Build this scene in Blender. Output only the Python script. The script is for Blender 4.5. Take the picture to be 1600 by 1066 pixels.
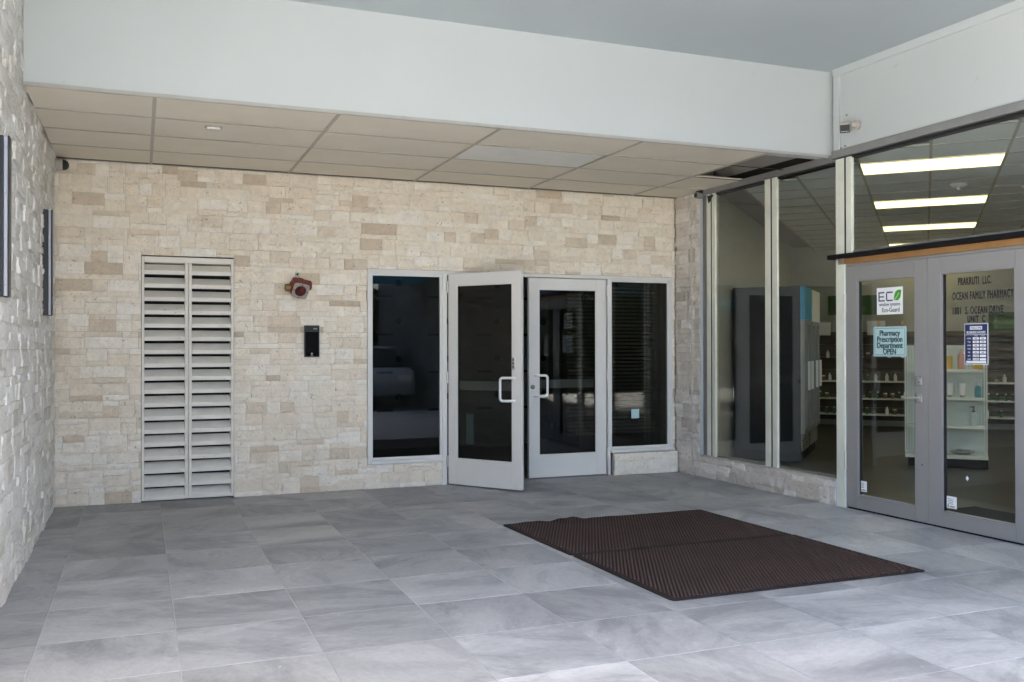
import bpy, bmesh, math, random
from mathutils import Vector, Matrix, noise

# ---------------------------------------------------------------- clear
for o in list(bpy.data.objects):
    bpy.data.objects.remove(o)
scene = bpy.context.scene
COL = scene.collection
rnd = random.Random(11)
R = math.radians

# ---------------------------------------------------------------- camera
F_PX, YAW, PITCH, ROLL = 1461.77, R(21.669), R(0.35), R(-0.1009)
CAM = Vector((0.6828, -8.9836, 1.3845))
fw = Vector((math.sin(YAW) * math.cos(PITCH), math.cos(YAW) * math.cos(PITCH), math.sin(PITCH)))
rt = Vector((math.cos(YAW), -math.sin(YAW), 0))
up = rt.cross(fw)
rt2 = rt * math.cos(ROLL) + up * math.sin(ROLL)
up2 = rt2.cross(fw)
cd = bpy.data.cameras.new('camera')
cd.sensor_width = 36.0
cd.lens = F_PX / 1600 * 36.0
cd.clip_start = 0.05
cd.clip_end = 500
cam = bpy.data.objects.new('camera', cd)
COL.objects.link(cam)
m = Matrix((rt2, up2, -fw)).transposed().to_4x4()
m.translation = CAM
cam.matrix_world = m
scene.camera = cam


def project(p):
    d = Vector(p) - CAM
    z = d.dot(fw)
    if z < 0.1:
        return None
    return 800 + F_PX * d.dot(rt2) / z, 533 - F_PX * d.dot(up2) / z, z


# ---------------------------------------------------------------- world, sun, exposure
SUN_AZ, SUN_EL = R(96), R(52)          # azimuth from +Y towards +X
w = bpy.data.worlds.new('World')
scene.world = w
w.use_nodes = True
nt = w.node_tree
bg = nt.nodes['Background']
sky = nt.nodes.new('ShaderNodeTexSky')
sky.sky_type = 'NISHITA'
sky.sun_disc = False
sky.sun_elevation = SUN_EL
sky.sun_rotation = SUN_AZ
sky.air_density = 0.75
sky.dust_density = 5.5
sky.ozone_density = 0.0
nt.links.new(sky.outputs[0], bg.inputs[0])
bg.inputs[1].default_value = 0.08
sd = bpy.data.lights.new('sun', 'SUN')
sd.energy = 5.0
sd.angle = R(0.5)
sd.color = (1.0, 0.96, 0.90)
sun = bpy.data.objects.new('sun', sd)
COL.objects.link(sun)
sdir = Vector((math.sin(SUN_AZ) * math.cos(SUN_EL), math.cos(SUN_AZ) * math.cos(SUN_EL), math.sin(SUN_EL)))
sun.rotation_euler = sdir.to_track_quat('Z', 'Y').to_euler()
sun.location = (0, 0, 30)
scene.view_settings.view_transform = 'Standard'
scene.view_settings.look = 'None'
scene.view_settings.gamma = 1.0
scene.view_settings.use_curve_mapping = False
scene.view_settings.exposure = 4.45
scene.render.engine = 'CYCLES'
scene.cycles.max_bounces = 10
scene.cycles.diffuse_bounces = 6
scene.cycles.glossy_bounces = 5
scene.cycles.transparent_max_bounces = 16


# ---------------------------------------------------------------- materials
def new_mat(name):
    mt = bpy.data.materials.new(name)
    mt.use_nodes = True
    return mt, mt.node_tree.nodes, mt.node_tree.links, mt.node_tree.nodes['Principled BSDF']


def mat(name, col, rough=0.6, metal=0.0, var=0.08, vscale=6.0, bump=0.0, bscale=60.0, spec=0.5):
    mt, n, l, b = new_mat(name)
    tc = n.new('ShaderNodeTexCoord')
    nz = n.new('ShaderNodeTexNoise')
    nz.inputs['Scale'].default_value = vscale
    nz.inputs['Detail'].default_value = 5
    l.new(tc.outputs['Object'], nz.inputs['Vector'])
    mx = n.new('ShaderNodeMixRGB')
    mx.inputs[1].default_value = tuple(c * (1 - var) for c in col) + (1,)
    mx.inputs[2].default_value = tuple(min(1, c * (1 + var)) for c in col) + (1,)
    l.new(nz.outputs[0], mx.inputs[0])
    l.new(mx.outputs[0], b.inputs['Base Color'])
    b.inputs['Roughness'].default_value = rough
    b.inputs['Metallic'].default_value = metal
    b.inputs['Specular IOR Level'].default_value = spec
    if bump:
        nb = n.new('ShaderNodeTexNoise')
        nb.inputs['Scale'].default_value = bscale
        nb.inputs['Detail'].default_value = 4
        l.new(tc.outputs['Object'], nb.inputs['Vector'])
        bp = n.new('ShaderNodeBump')
        bp.inputs['Strength'].default_value = bump
        bp.inputs['Distance'].default_value = 0.01
        l.new(nb.outputs[0], bp.inputs['Height'])
        l.new(bp.outputs[0], b.inputs['Normal'])
    return mt


def stone_mat(name, stops, bump=0.5):
    mt, n, l, b = new_mat(name)
    at = n.new('ShaderNodeAttribute')
    at.attribute_name = 'tone'
    geo = n.new('ShaderNodeNewGeometry')
    off = n.new('ShaderNodeVectorMath')
    off.operation = 'MULTIPLY_ADD'
    cmb = n.new('ShaderNodeCombineXYZ')
    for i in range(3):
        l.new(at.outputs['Fac'], cmb.inputs[i])
    l.new(cmb.outputs[0], off.inputs[0])
    off.inputs[1].default_value = (37, 53, 71)
    l.new(geo.outputs['Position'], off.inputs[2])
    rp = n.new('ShaderNodeValToRGB')
    el = rp.color_ramp.elements
    el[0].position, el[0].color = stops[0][0], stops[0][1] + (1,)
    el[1].position, el[1].color = stops[-1][0], stops[-1][1] + (1,)
    for p, c in stops[1:-1]:
        e = el.new(p)
        e.color = c + (1,)
    l.new(at.outputs['Fac'], rp.inputs[0])
    # cloudy veins
    nz = n.new('ShaderNodeTexNoise')
    nz.inputs['Scale'].default_value = 9
    nz.inputs['Detail'].default_value = 8
    nz.inputs['Roughness'].default_value = 0.62
    nz.inputs['Distortion'].default_value = 0.8
    l.new(off.outputs[0], nz.inputs['Vector'])
    mr = n.new('ShaderNodeMapRange')
    mr.inputs[1].default_value = 0.3
    mr.inputs[2].default_value = 0.7
    mr.inputs[3].default_value = 0.89
    mr.inputs[4].default_value = 1.08
    l.new(nz.outputs[0], mr.inputs[0])
    ml = n.new('ShaderNodeMixRGB')
    ml.blend_type = 'MULTIPLY'
    ml.inputs[0].default_value = 1
    l.new(rp.outputs[0], ml.inputs[1])
    l.new(mr.outputs[0], ml.inputs[2])
    # small brown pits
    vo = n.new('ShaderNodeTexNoise')
    vo.inputs['Scale'].default_value = 34
    vo.inputs['Detail'].default_value = 3
    vo.inputs['Distortion'].default_value = 1.5
    l.new(off.outputs[0], vo.inputs['Vector'])
    pr = n.new('ShaderNodeMapRange')
    pr.inputs[1].default_value = 0.63
    pr.inputs[2].default_value = 0.72
    pr.inputs[3].default_value = 0
    pr.inputs[4].default_value = 0.6
    l.new(vo.outputs[0], pr.inputs[0])
    m2 = n.new('ShaderNodeMixRGB')
    m2.inputs[2].default_value = (0.22, 0.155, 0.10, 1)
    l.new(pr.outputs[0], m2.inputs[0])
    l.new(ml.outputs[0], m2.inputs[1])
    l.new(m2.outputs[0], b.inputs['Base Color'])
    b.inputs['Roughness'].default_value = 0.62
    b1 = n.new('ShaderNodeTexNoise')
    b1.inputs['Scale'].default_value = 45
    b1.inputs['Detail'].default_value = 6
    b1.inputs['Roughness'].default_value = 0.6
    l.new(off.outputs[0], b1.inputs['Vector'])
    bp = n.new('ShaderNodeBump')
    bp.inputs['Strength'].default_value = bump
    bp.inputs['Distance'].default_value = 0.012
    l.new(b1.outputs[0], bp.inputs['Height'])
    l.new(bp.outputs[0], b.inputs['Normal'])
    return mt


def tile_mat():
    mt, n, l, b = new_mat('slate_tile')
    oi = n.new('ShaderNodeObjectInfo')
    tc = n.new('ShaderNodeTexCoord')
    cmb = n.new('ShaderNodeCombineXYZ')
    for i in range(3):
        l.new(oi.outputs['Random'], cmb.inputs[i])
    off = n.new('ShaderNodeVectorMath')
    off.operation = 'MULTIPLY_ADD'
    l.new(cmb.outputs[0], off.inputs[0])
    off.inputs[1].default_value = (91, 57, 33)
    mp = n.new('ShaderNodeMapping')
    mp.inputs['Scale'].default_value = (1.0, 1.7, 1.0)
    vr = n.new('ShaderNodeVectorRotate')
    vr.rotation_type = 'Z_AXIS'
    an = n.new('ShaderNodeMath')
    an.operation = 'MULTIPLY'
    an.inputs[1].default_value = 43.0
    l.new(oi.outputs['Random'], an.inputs[0])
    l.new(an.outputs[0], vr.inputs['Angle'])
    l.new(tc.outputs['Object'], vr.inputs['Vector'])
    l.new(vr.outputs[0], mp.inputs['Vector'])
    l.new(mp.outputs[0], off.inputs[2])
    n1 = n.new('ShaderNodeTexNoise')
    n1.inputs['Scale'].default_value = 1.15
    n1.inputs['Detail'].default_value = 9
    n1.inputs['Roughness'].default_value = 0.66
    n1.inputs['Distortion'].default_value = 0.7
    l.new(off.outputs[0], n1.inputs['Vector'])
    rp = n.new('ShaderNodeValToRGB')
    el = rp.color_ramp.elements
    el[0].position, el[0].color = 0.28, (0.200, 0.205, 0.210, 1)
    el[1].position, el[1].color = 0.74, (0.430, 0.428, 0.422, 1)
    for p_, c_ in ((0.43, (0.275, 0.279, 0.281)), (0.46, (0.318, 0.320, 0.320)), (0.56, (0.355, 0.356, 0.354)), (0.585, (0.395, 0.394, 0.390))):
        e = el.new(p_)
        e.color = c_ + (1,)
    l.new(n1.outputs[0], rp.inputs[0])
    # per-tile tone
    mr = n.new('ShaderNodeMapRange')
    mr.inputs[3].default_value = 0.80
    mr.inputs[4].default_value = 1.10
    l.new(oi.outputs['Random'], mr.inputs[0])
    ml = n.new('ShaderNodeMixRGB')
    ml.blend_type = 'MULTIPLY'
    ml.inputs[0].default_value = 1
    l.new(rp.outputs[0], ml.inputs[1])
    l.new(mr.outputs[0], ml.inputs[2])
    # dark smoky streaks
    n3 = n.new('ShaderNodeTexNoise')
    n3.inputs['Scale'].default_value = 1.7
    n3.inputs['Detail'].default_value = 9
    n3.inputs['Roughness'].default_value = 0.65
    n3.inputs['Distortion'].default_value = 0.9
    l.new(off.outputs[0], n3.inputs['Vector'])
    sr = n.new('ShaderNodeMapRange')
    sr.inputs[1].default_value = 0.53
    sr.inputs[2].default_value = 0.66
    sr.inputs[3].default_value = 0
    sr.inputs[4].default_value = 0.5
    l.new(n3.outputs[0], sr.inputs[0])
    ms = n.new('ShaderNodeMixRGB')
    ms.inputs[2].default_value = (0.15, 0.158, 0.166, 1)
    l.new(sr.outputs[0], ms.inputs[0])
    l.new(ml.outputs[0], ms.inputs[1])
    n4 = n.new('ShaderNodeTexNoise')
    n4.inputs['Scale'].default_value = 26
    n4.inputs['Detail'].default_value = 8
    n4.inputs['Roughness'].default_value = 0.75
    l.new(off.outputs[0], n4.inputs['Vector'])
    gr = n.new('ShaderNodeMapRange')
    gr.inputs[1].default_value = 0.3
    gr.inputs[2].default_value = 0.7
    gr.inputs[3].default_value = 0.86
    gr.inputs[4].default_value = 1.12
    l.new(n4.outputs[0], gr.inputs[0])
    mg = n.new('ShaderNodeMixRGB')
    mg.blend_type = 'MULTIPLY'
    mg.inputs[0].default_value = 1
    l.new(ms.outputs[0], mg.inputs[1])
    l.new(gr.outputs[0], mg.inputs[2])
    l.new(mg.outputs[0], b.inputs['Base Color'])
    n2 = n.new('ShaderNodeTexNoise')
    n2.inputs['Scale'].default_value = 14
    n2.inputs['Detail'].default_value = 6
    l.new(off.outputs[0], n2.inputs['Vector'])
    rr = n.new('ShaderNodeMapRange')
    rr.inputs[3].default_value = 0.38
    rr.inputs[4].default_value = 0.58
    l.new(n2.outputs[0], rr.inputs[0])
    l.new(rr.outputs[0], b.inputs['Roughness'])
    bp = n.new('ShaderNodeBump')
    bp.inputs['Strength'].default_value = 0.12
    bp.inputs['Distance'].default_value = 0.006
    l.new(n1.outputs[0], bp.inputs['Height'])
    l.new(bp.outputs[0], b.inputs['Normal'])
    return mt


def glass_mat(name, tint, gain=1.0):
    mt, n, l, b = new_mat(name)
    n.remove(b)
    out = n['Material Output']
    tr = n.new('ShaderNodeBsdfTransparent')
    tr.inputs[0].default_value = tint + (1,)
    gl = n.new('ShaderNodeBsdfGlossy')
    gl.inputs['Roughness'].default_value = 0.0
    gl.inputs[0].default_value = (1, 1, 1, 1)
    lw = n.new('ShaderNodeLayerWeight')
    lw.inputs['Blend'].default_value = 0.5
    pw = n.new('ShaderNodeMath')
    pw.operation = 'POWER'
    pw.inputs[1].default_value = 5
    l.new(lw.outputs['Facing'], pw.inputs[0])
    ma = n.new('ShaderNodeMath')
    ma.operation = 'MULTIPLY_ADD'
    ma.inputs[1].default_value = 0.96
    ma.inputs[2].default_value = 0.04 * gain
    l.new(pw.outputs[0], ma.inputs[0])
    mx = n.new('ShaderNodeMixShader')
    l.new(ma.outputs[0], mx.inputs[0])
    l.new(tr.outputs[0], mx.inputs[1])
    l.new(gl.outputs[0], mx.inputs[2])
    l.new(mx.outputs[0], out.inputs[0])
    return mt


def emit_mat(name, col, s):
    mt, n, l, b = new_mat(name)
    b.inputs['Base Color'].default_value = col + (1,)
    b.inputs['Emission Color'].default_value = col + (1,)
    b.inputs['Emission Strength'].default_value = s
    return mt


def peg_mat():
    mt, n, l, b = new_mat('pegboard')
    tc = n.new('ShaderNodeTexCoord')
    mp = n.new('ShaderNodeVectorMath')
    mp.operation = 'SCALE'
    mp.inputs['Scale'].default_value = 1 / 0.029
    l.new(tc.outputs['Object'], mp.inputs[0])
    fr = n.new('ShaderNodeVectorMath')
    fr.operation = 'FRACTION'
    l.new(mp.outputs[0], fr.inputs[0])
    sx = n.new('ShaderNodeSeparateXYZ')
    l.new(fr.outputs[0], sx.inputs[0])
    cb = n.new('ShaderNodeCombineXYZ')
    l.new(sx.outputs[0], cb.inputs[0])
    l.new(sx.outputs[2], cb.inputs[1])
    ds = n.new('ShaderNodeVectorMath')
    ds.operation = 'DISTANCE'
    ds.inputs[1].default_value = (0.5, 0.5, 0)
    l.new(cb.outputs[0], ds.inputs[0])
    lt = n.new('ShaderNodeMath')
    lt.operation = 'LESS_THAN'
    lt.inputs[1].default_value = 0.2
    l.new(ds.outputs['Value'], lt.inputs[0])
    mx = n.new('ShaderNodeMixRGB')
    mx.inputs[1].default_value = (0.60, 0.68, 0.63, 1)
    mx.inputs[2].default_value = (0.12, 0.13, 0.12, 1)
    l.new(lt.outputs[0], mx.inputs[0])
    l.new(mx.outputs[0], b.inputs['Base Color'])
    b.inputs['Roughness'].default_value = 0.5
    return mt


def plaster_mat(name, col, dirt=0.12):
    """painted plaster, slightly wavy, a few scuffs"""
    mt, n, l, b = new_mat(name)
    tc = n.new('ShaderNodeTexCoord')
    nz = n.new('ShaderNodeTexNoise')
    nz.inputs['Scale'].default_value = 1.3
    nz.inputs['Detail'].default_value = 6
    l.new(tc.outputs['Object'], nz.inputs['Vector'])
    mx = n.new('ShaderNodeMixRGB')
    mx.inputs[1].default_value = tuple(c * 0.95 for c in col) + (1,)
    mx.inputs[2].default_value = tuple(min(1, c * 1.04) for c in col) + (1,)
    l.new(nz.outputs[0], mx.inputs[0])
    n2 = n.new('ShaderNodeTexNoise')
    n2.inputs['Scale'].default_value = 7
    n2.inputs['Detail'].default_value = 8
    n2.inputs['Roughness'].default_value = 0.7
    l.new(tc.outputs['Object'], n2.inputs['Vector'])
    mr = n.new('ShaderNodeMapRange')
    mr.inputs[1].default_value = 0.66
    mr.inputs[2].default_value = 0.78
    mr.inputs[3].default_value = 0
    mr.inputs[4].default_value = dirt * 2
    l.new(n2.outputs[0], mr.inputs[0])
    m2 = n.new('ShaderNodeMixRGB')
    m2.inputs[2].default_value = tuple(c * 0.6 for c in col) + (1,)
    l.new(mr.outputs[0], m2.inputs[0])
    l.new(mx.outputs[0], m2.inputs[1])
    l.new(m2.outputs[0], b.inputs['Base Color'])
    b.inputs['Roughness'].default_value = 0.7
    bn = n.new('ShaderNodeTexNoise')
    bn.inputs['Scale'].default_value = 3
    bn.inputs['Detail'].default_value = 8
    l.new(tc.outputs['Object'], bn.inputs['Vector'])
    bp = n.new('ShaderNodeBump')
    bp.inputs['Strength'].default_value = 0.25
    bp.inputs['Distance'].default_value = 0.012
    l.new(bn.outputs[0], bp.inputs['Height'])
    l.new(bp.outputs[0], b.inputs['Normal'])
    return mt


CREAM = [(0.0, (0.57, 0.465, 0.34)), (0.06, (0.67, 0.57, 0.435)), (0.18, (0.79, 0.705, 0.57)),
         (0.7, (0.83, 0.76, 0.635)), (1.0, (0.87, 0.825, 0.73))]
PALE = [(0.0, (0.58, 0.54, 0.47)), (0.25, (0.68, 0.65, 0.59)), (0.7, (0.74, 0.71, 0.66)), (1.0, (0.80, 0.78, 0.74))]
SHADED = [(0.0, (0.50, 0.45, 0.39)), (0.3, (0.60, 0.555, 0.49)), (0.75, (0.67, 0.625, 0.565)), (1.0, (0.77, 0.74, 0.69))]  # stone tones with the shade of the right side mixed in
M = dict(
    stone=stone_mat('cream_travertine', CREAM, 0.9),
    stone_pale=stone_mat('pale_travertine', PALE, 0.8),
    stone_shaded=stone_mat('shaded_travertine', SHADED, 0.7),  # same travertine as the cream wall, darkened to stand for shade
    mortar=mat('mortar', (0.36, 0.32, 0.26), 0.9, bump=0.4),
    tile=tile_mat(),
    grout=mat('grout', (0.40, 0.40, 0.40), 0.85, var=0.15, vscale=9),
    plaster=plaster_mat('white_plaster', (0.445, 0.475, 0.476), 0.35),
    ceil=plaster_mat('grey_ceiling_paint', (0.40, 0.445, 0.46), 0.1),
    soffit=mat('ceiling_tile_vinyl', (0.70, 0.645, 0.54), 0.75, var=0.07, vscale=3, bump=0.3, bscale=160),
    tbar=mat('ceiling_grid_metal', (0.40, 0.37, 0.31), 0.5, var=0.06),
    trim=mat('edge_trim', (0.33, 0.325, 0.305), 0.55, var=0.15, vscale=12),
    lens=mat('prismatic_lens', (0.70, 0.70, 0.67), 0.35, bump=0.3, bscale=300),
    alum=mat('pale_door_aluminium', (0.70, 0.69, 0.655), 0.42, var=0.04, vscale=4, bump=0.03),
    alum_old=mat('weathered_aluminium', (0.68, 0.70, 0.60), 0.42, metal=0.1, var=0.15, vscale=7, bump=0.06),
    alum_dk=mat('dull_grey_aluminium', (0.24, 0.24, 0.235), 0.45, metal=0.3, var=0.15, vscale=8),
    greydoor=mat('grey_door_paint', (0.25, 0.242, 0.235), 0.42, var=0.05, vscale=5, bump=0.03),
    steel=mat('satin_steel', (0.62, 0.61, 0.59), 0.28, metal=0.9, var=0.08),
    whitepl=mat('white_plastic', (0.78, 0.79, 0.78), 0.4, var=0.03),
    black=mat('black_plastic', (0.012, 0.012, 0.014), 0.35, var=0.2),
    blackmat=mat('black_paint', (0.012, 0.011, 0.011), 0.85, var=0.3, spec=0.1),
    gasket=mat('black_gasket', (0.01, 0.01, 0.011), 0.6, var=0.1),
    glass=glass_mat('clear_glass', (0.955, 0.975, 0.965)),
    tint=glass_mat('dark_tinted_glass', (0.50, 0.52, 0.51)),
    rubber=mat('brown_rubber', (0.014, 0.009, 0.009), 0.7, var=0.3, vscale=4, bump=0.15, bscale=90, spec=0.3),
    rib=mat('worn_rubber_rib', (0.096, 0.060, 0.054), 0.7, var=0.35, vscale=2.5, spec=0.2),
    louver=mat('louver_paint', (0.74, 0.71, 0.635), 0.6, var=0.09, vscale=9, bump=0.3, bscale=30),
    dark=mat('dark_void', (0.02, 0.018, 0.016), 0.9, var=0.2),
    wood=mat('varnished_wood', (0.30, 0.155, 0.055), 0.5, var=0.35, vscale=8),
    shaded_wood=mat('shaded_joist', (0.07, 0.036, 0.014), 0.8, var=0.35, vscale=10),  # joist brown deepened to stand for the plenum shade
    red=mat('red_paint', (0.17, 0.032, 0.022), 0.65, var=0.25, vscale=20, bump=0.2),
    redin=mat('dark_red_paint', (0.09, 0.008, 0.010), 0.6, var=0.25, vscale=20),
    brass=mat('brass', (0.26, 0.17, 0.06), 0.55, metal=0.5, var=0.2),
    flange=mat('weathered_white_flange', (0.40, 0.37, 0.33), 0.6, var=0.25, vscale=30),
    silver=mat('silver_channel', (0.32, 0.33, 0.36), 0.35, metal=0.6),
    shopwall=mat('shop_wall_paint', (0.42, 0.425, 0.385), 0.8, var=0.05),
    slat=mat('slatwall_board', (0.125, 0.105, 0.085), 0.7, var=0.15, vscale=4),
    shopfloor=mat('dark_shop_floor', (0.04, 0.038, 0.036), 0.35, var=0.3, vscale=2),
    shoptile=mat('shop_ceiling_tile', (0.72, 0.75, 0.75), 0.8, var=0.05, bump=0.2, bscale=150),
    shelf=mat('shelf_enamel', (0.70, 0.72, 0.65), 0.45, var=0.04),
    peg=peg_mat(),
    lamp=emit_mat('lit_panel', (1.0, 0.86, 0.42), 0.15),
    lamp_fill=emit_mat('fill_panel', (1.0, 0.95, 0.84), 0.42),  # stronger diffuser for the added out-of-view panels
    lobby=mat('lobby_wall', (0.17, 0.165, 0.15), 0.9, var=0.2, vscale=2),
    wrap=mat('building_wrap', (0.26, 0.255, 0.235), 0.7, var=0.1, vscale=3),
    ink=mat('print_ink', (0.02, 0.02, 0.025), 0.6),
    paper=mat('white_print', (0.78, 0.80, 0.80), 0.5, var=0.02),
    aqua=mat('pale_aqua_card', (0.42, 0.60, 0.60), 0.5, var=0.02),
    teal=mat('dark_teal_ink', (0.012, 0.05, 0.06), 0.5),
    navy=mat('navy_print', (0.012, 0.018, 0.085), 0.4, var=0.05),
    green=mat('leaf_green_print', (0.07, 0.36, 0.02), 0.5),
    dkgreen=mat('sign_green', (0.03, 0.085, 0.018), 0.5),
    ltgreen=mat('sign_pale_green', (0.10, 0.19, 0.06), 0.5),
    blue=mat('bright_blue_panel', (0.04, 0.26, 0.45), 0.45),
    fridge=mat('black_cabinet', (0.007, 0.008, 0.010), 0.5, spec=0.2),
    slate=mat('concrete_paving', (0.55, 0.54, 0.52), 0.85, bump=0.2),
    asphalt=mat('asphalt', (0.05, 0.05, 0.052), 0.9, bump=0.3),
    beige=mat('beige_stucco', (0.50, 0.42, 0.30), 0.85),
    leaf=mat('hedge_leaf', (0.032, 0.05, 0.02), 0.8, var=0.4, vscale=3, spec=0.1),
    concrete=mat('raw_concrete', (0.30, 0.29, 0.275), 0.9, bump=0.3),
)
_n, _l = M['louver'].node_tree.nodes, M['louver'].node_tree.links
_b = _n['Principled BSDF']
_src = _b.inputs['Base Color'].links[0].from_socket
_g = _n.new('ShaderNodeNewGeometry')
_v = _n.new('ShaderNodeTexNoise')
_v.inputs['Scale'].default_value = 38
_v.inputs['Detail'].default_value = 2
_l.new(_g.outputs['Position'], _v.inputs['Vector'])
_r = _n.new('ShaderNodeMapRange')
_r.inputs[1].default_value, _r.inputs[2].default_value = 0.735, 0.755
_l.new(_v.outputs[0], _r.inputs[0])
_m = _n.new('ShaderNodeMixRGB')
_m.inputs[2].default_value = (0.05, 0.045, 0.04, 1)
_l.new(_r.outputs[0], _m.inputs[0])
_l.new(_src, _m.inputs[1])
_l.new(_m.outputs[0], _b.inputs['Base Color'])
for nm, c in dict(b_white=(0.75, 0.76, 0.74), b_yellow=(0.62, 0.42, 0.03), b_pink=(0.62, 0.30, 0.24), b_teal=(0.06, 0.26, 0.30),
                  b_green=(0.06, 0.28, 0.03), b_clear=(0.45, 0.53, 0.54), b_orange=(0.55, 0.12, 0.04), b_grey=(0.25, 0.27, 0.26),
                  b_dkgreen=(0.05, 0.14, 0.05), b_amber=(0.22, 0.12, 0.05), b_cap=(0.6, 0.45, 0.3), b_purple=(0.30, 0.26, 0.34)).items():
    M[nm] = mat(nm[2:] + '_bottle_plastic', c, 0.35, var=0.03)


# ---------------------------------------------------------------- mesh helpers
class MB:
    def __init__(s):
        s.v, s.f = [], []

    def add(s, vs, fs):
        k = len(s.v)
        s.v += [tuple(v) for v in vs]
        s.f += [tuple(i + k for i in f) for f in fs]
        return s

    def box(s, x0, x1, y0, y1, z0, z1, T=None):
        vs = [(x, y, z) for x in (x0, x1) for y in (y0, y1) for z in (z0, z1)]
        if T is not None:
            vs = [T @ Vector(v) for v in vs]
        return s.add(vs, [(0, 1, 3, 2), (4, 6, 7, 5), (0, 4, 5, 1), (2, 3, 7, 6), (0, 2, 6, 4), (1, 5, 7, 3)])

    def prism(s, pts, axis, a0, a1):
        """extrude polygon pts (2D) along axis 0/1/2"""
        def mk(p, a):
            q = list(p)
            q.insert(axis, a)
            return q
        n = len(pts)
        vs = [mk(p, a0) for p in pts] + [mk(p, a1) for p in pts]
        fs = [tuple(range(n))[::-1], tuple(range(n, 2 * n))] + [(i, (i + 1) % n, n + (i + 1) % n, n + i) for i in range(n)]
        return s.add(vs, fs)

    def lathe(s, prof, c=(0, 0, 0), axis='z', seg=16):
        """prof: list of (r, h)"""
        vs = []
        for r, h in prof:
            for k in range(seg):
                a = 2 * math.pi * k / seg
                p = (r * math.cos(a), r * math.sin(a), h)
                if axis == 'x':
                    p = (p[2], p[0], p[1])
                elif axis == 'y':
                    p = (p[1], p[2], p[0])
                vs.append((p[0] + c[0], p[1] + c[1], p[2] + c[2]))
        fs = []
        for i in range(len(prof) - 1):
            for k in range(seg):
                a, b = i * seg + k, i * seg + (k + 1) % seg
                fs.append((a, b, b + seg, a + seg))
        fs.append(tuple(range(seg))[::-1])
        fs.append(tuple((len(prof) - 1) * seg + k for k in range(seg)))
        return s.add(vs, fs)

    def tube(s, path, r, seg=10):
        path = [Vector(p) for p in path]
        rings = []
        for i, p in enumerate(path):
            d = (path[min(i + 1, len(path) - 1)] - path[max(i - 1, 0)]).normalized()
            a = d.cross(Vector((0.31, 0.17, 0.93))).normalized()
            b = d.cross(a)
            rings.append([p + (a * math.cos(2 * math.pi * k / seg) + b * math.sin(2 * math.pi * k / seg)) * r for k in range(seg)])
        vs = [v for rg in rings for v in rg]
        fs = []
        for i in range(len(rings) - 1):
            for k in range(seg):
                a, b = i * seg + k, i * seg + (k + 1) % seg
                fs.append((a, b, b + seg, a + seg))
        fs.append(tuple(range(seg)))
        fs.append(tuple((len(rings) - 1) * seg + k for k in range(seg)))
        return s.add(vs, fs)

    def mesh(s, name, material):
        me = bpy.data.meshes.new(name)
        me.from_pydata(s.v, [], s.f)
        me.materials.append(material)
        bm = bmesh.new()
        bm.from_mesh(me)
        bmesh.ops.recalc_face_normals(bm, faces=bm.faces)
        bm.to_mesh(me)
        bm.free()
        return me

    def build(s, name, material, parent=None, smooth=False, bevel=0.0, kind=None, loc=None):
        me = s.mesh(name, material)
        o = bpy.data.objects.new(name, me)
        COL.objects.link(o)
        if parent is not None:
            o.parent = parent
        if loc is not None:
            o.location = loc
        if smooth:
            me.polygons.foreach_set('use_smooth', [True] * len(me.polygons))
            try:
                me.set_sharp_from_angle(angle=R(40))
            except Exception:
                pass
        if bevel:
            b = o.modifiers.new('bevel', 'BEVEL')
            b.width = bevel
            b.segments = 2
            b.limit_method = 'ANGLE'
        if kind:
            o['kind'] = kind
        return o


def inst(name, me, parent, loc, rotz=0.0):
    o = bpy.data.objects.new(name, me)
    COL.objects.link(o)
    o.parent = parent
    o.location = loc
    o.rotation_euler = (0, 0, rotz)
    return o


def thing(name, label, cat, loc=(0, 0, 0), rotz=0.0, group=None):
    o = bpy.data.objects.new(name, None)
    COL.objects.link(o)
    o.empty_display_size = 0.1
    o.location = loc
    o.rotation_euler = (0, 0, rotz)
    o['label'] = label
    o['category'] = cat
    if group:
        o['group'] = group
    return o


def tag(o, label, cat, group=None):
    o['label'] = label
    o['category'] = cat
    if group:
        o['group'] = group
    return o


def text_mb(txt, size, material, name, parent, x, y, z, xs=1.0, align='CENTER', bold=0.0, space=1.0):
    """flat print in the local x-z plane, facing local -y"""
    cu = bpy.data.curves.new('t', 'FONT')
    cu.body = txt
    cu.size = size
    cu.align_x = align
    cu.space_character = space
    cu.extrude = 0.0
    t = bpy.data.objects.new('t', cu)
    COL.objects.link(t)
    dg = bpy.context.evaluated_depsgraph_get()
    me = bpy.data.meshes.new_from_object(t.evaluated_get(dg))
    bpy.data.objects.remove(t)
    me.materials.clear()
    me.materials.append(material)
    for v in me.vertices:
        v.co = Vector((x + v.co.x * xs, y, z + v.co.y))
    if bold:
        bmm = bmesh.new()
        bmm.from_mesh(me)
        src = bmm.faces[:]
        for k, (dx, dz) in enumerate(((bold, 0), (-bold, 0), (0, bold * 0.6), (0, -bold * 0.6))):
            dup = bmesh.ops.duplicate(bmm, geom=src)
            vs_ = [g for g in dup['geom'] if isinstance(g, bmesh.types.BMVert)]
            for v in vs_:
                v.co += Vector((dx, -0.00006 * (k + 1), dz))
        bmm.to_mesh(me)
        bmm.free()
    o = bpy.data.objects.new(name, me)
    COL.objects.link(o)
    o.parent = parent
    return o


# frames of reference measured from the place
SF = (6.258, 0.0, 0.0)
SF_ROT = math.atan2(-1, 0.032)          # local x runs along the shop front, local -y faces the porch
SHOP = (6.3, -2.5, 0.0)
SHOP_ROT = R(-45.5)
H = 3.03                                # soffit
HC = 3.78                               # porch ceiling


def sf_world(s, n, z):
    return Matrix.Translation(SF) @ Matrix.Rotation(SF_ROT, 4, 'Z') @ Vector((s, n, z))


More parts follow.
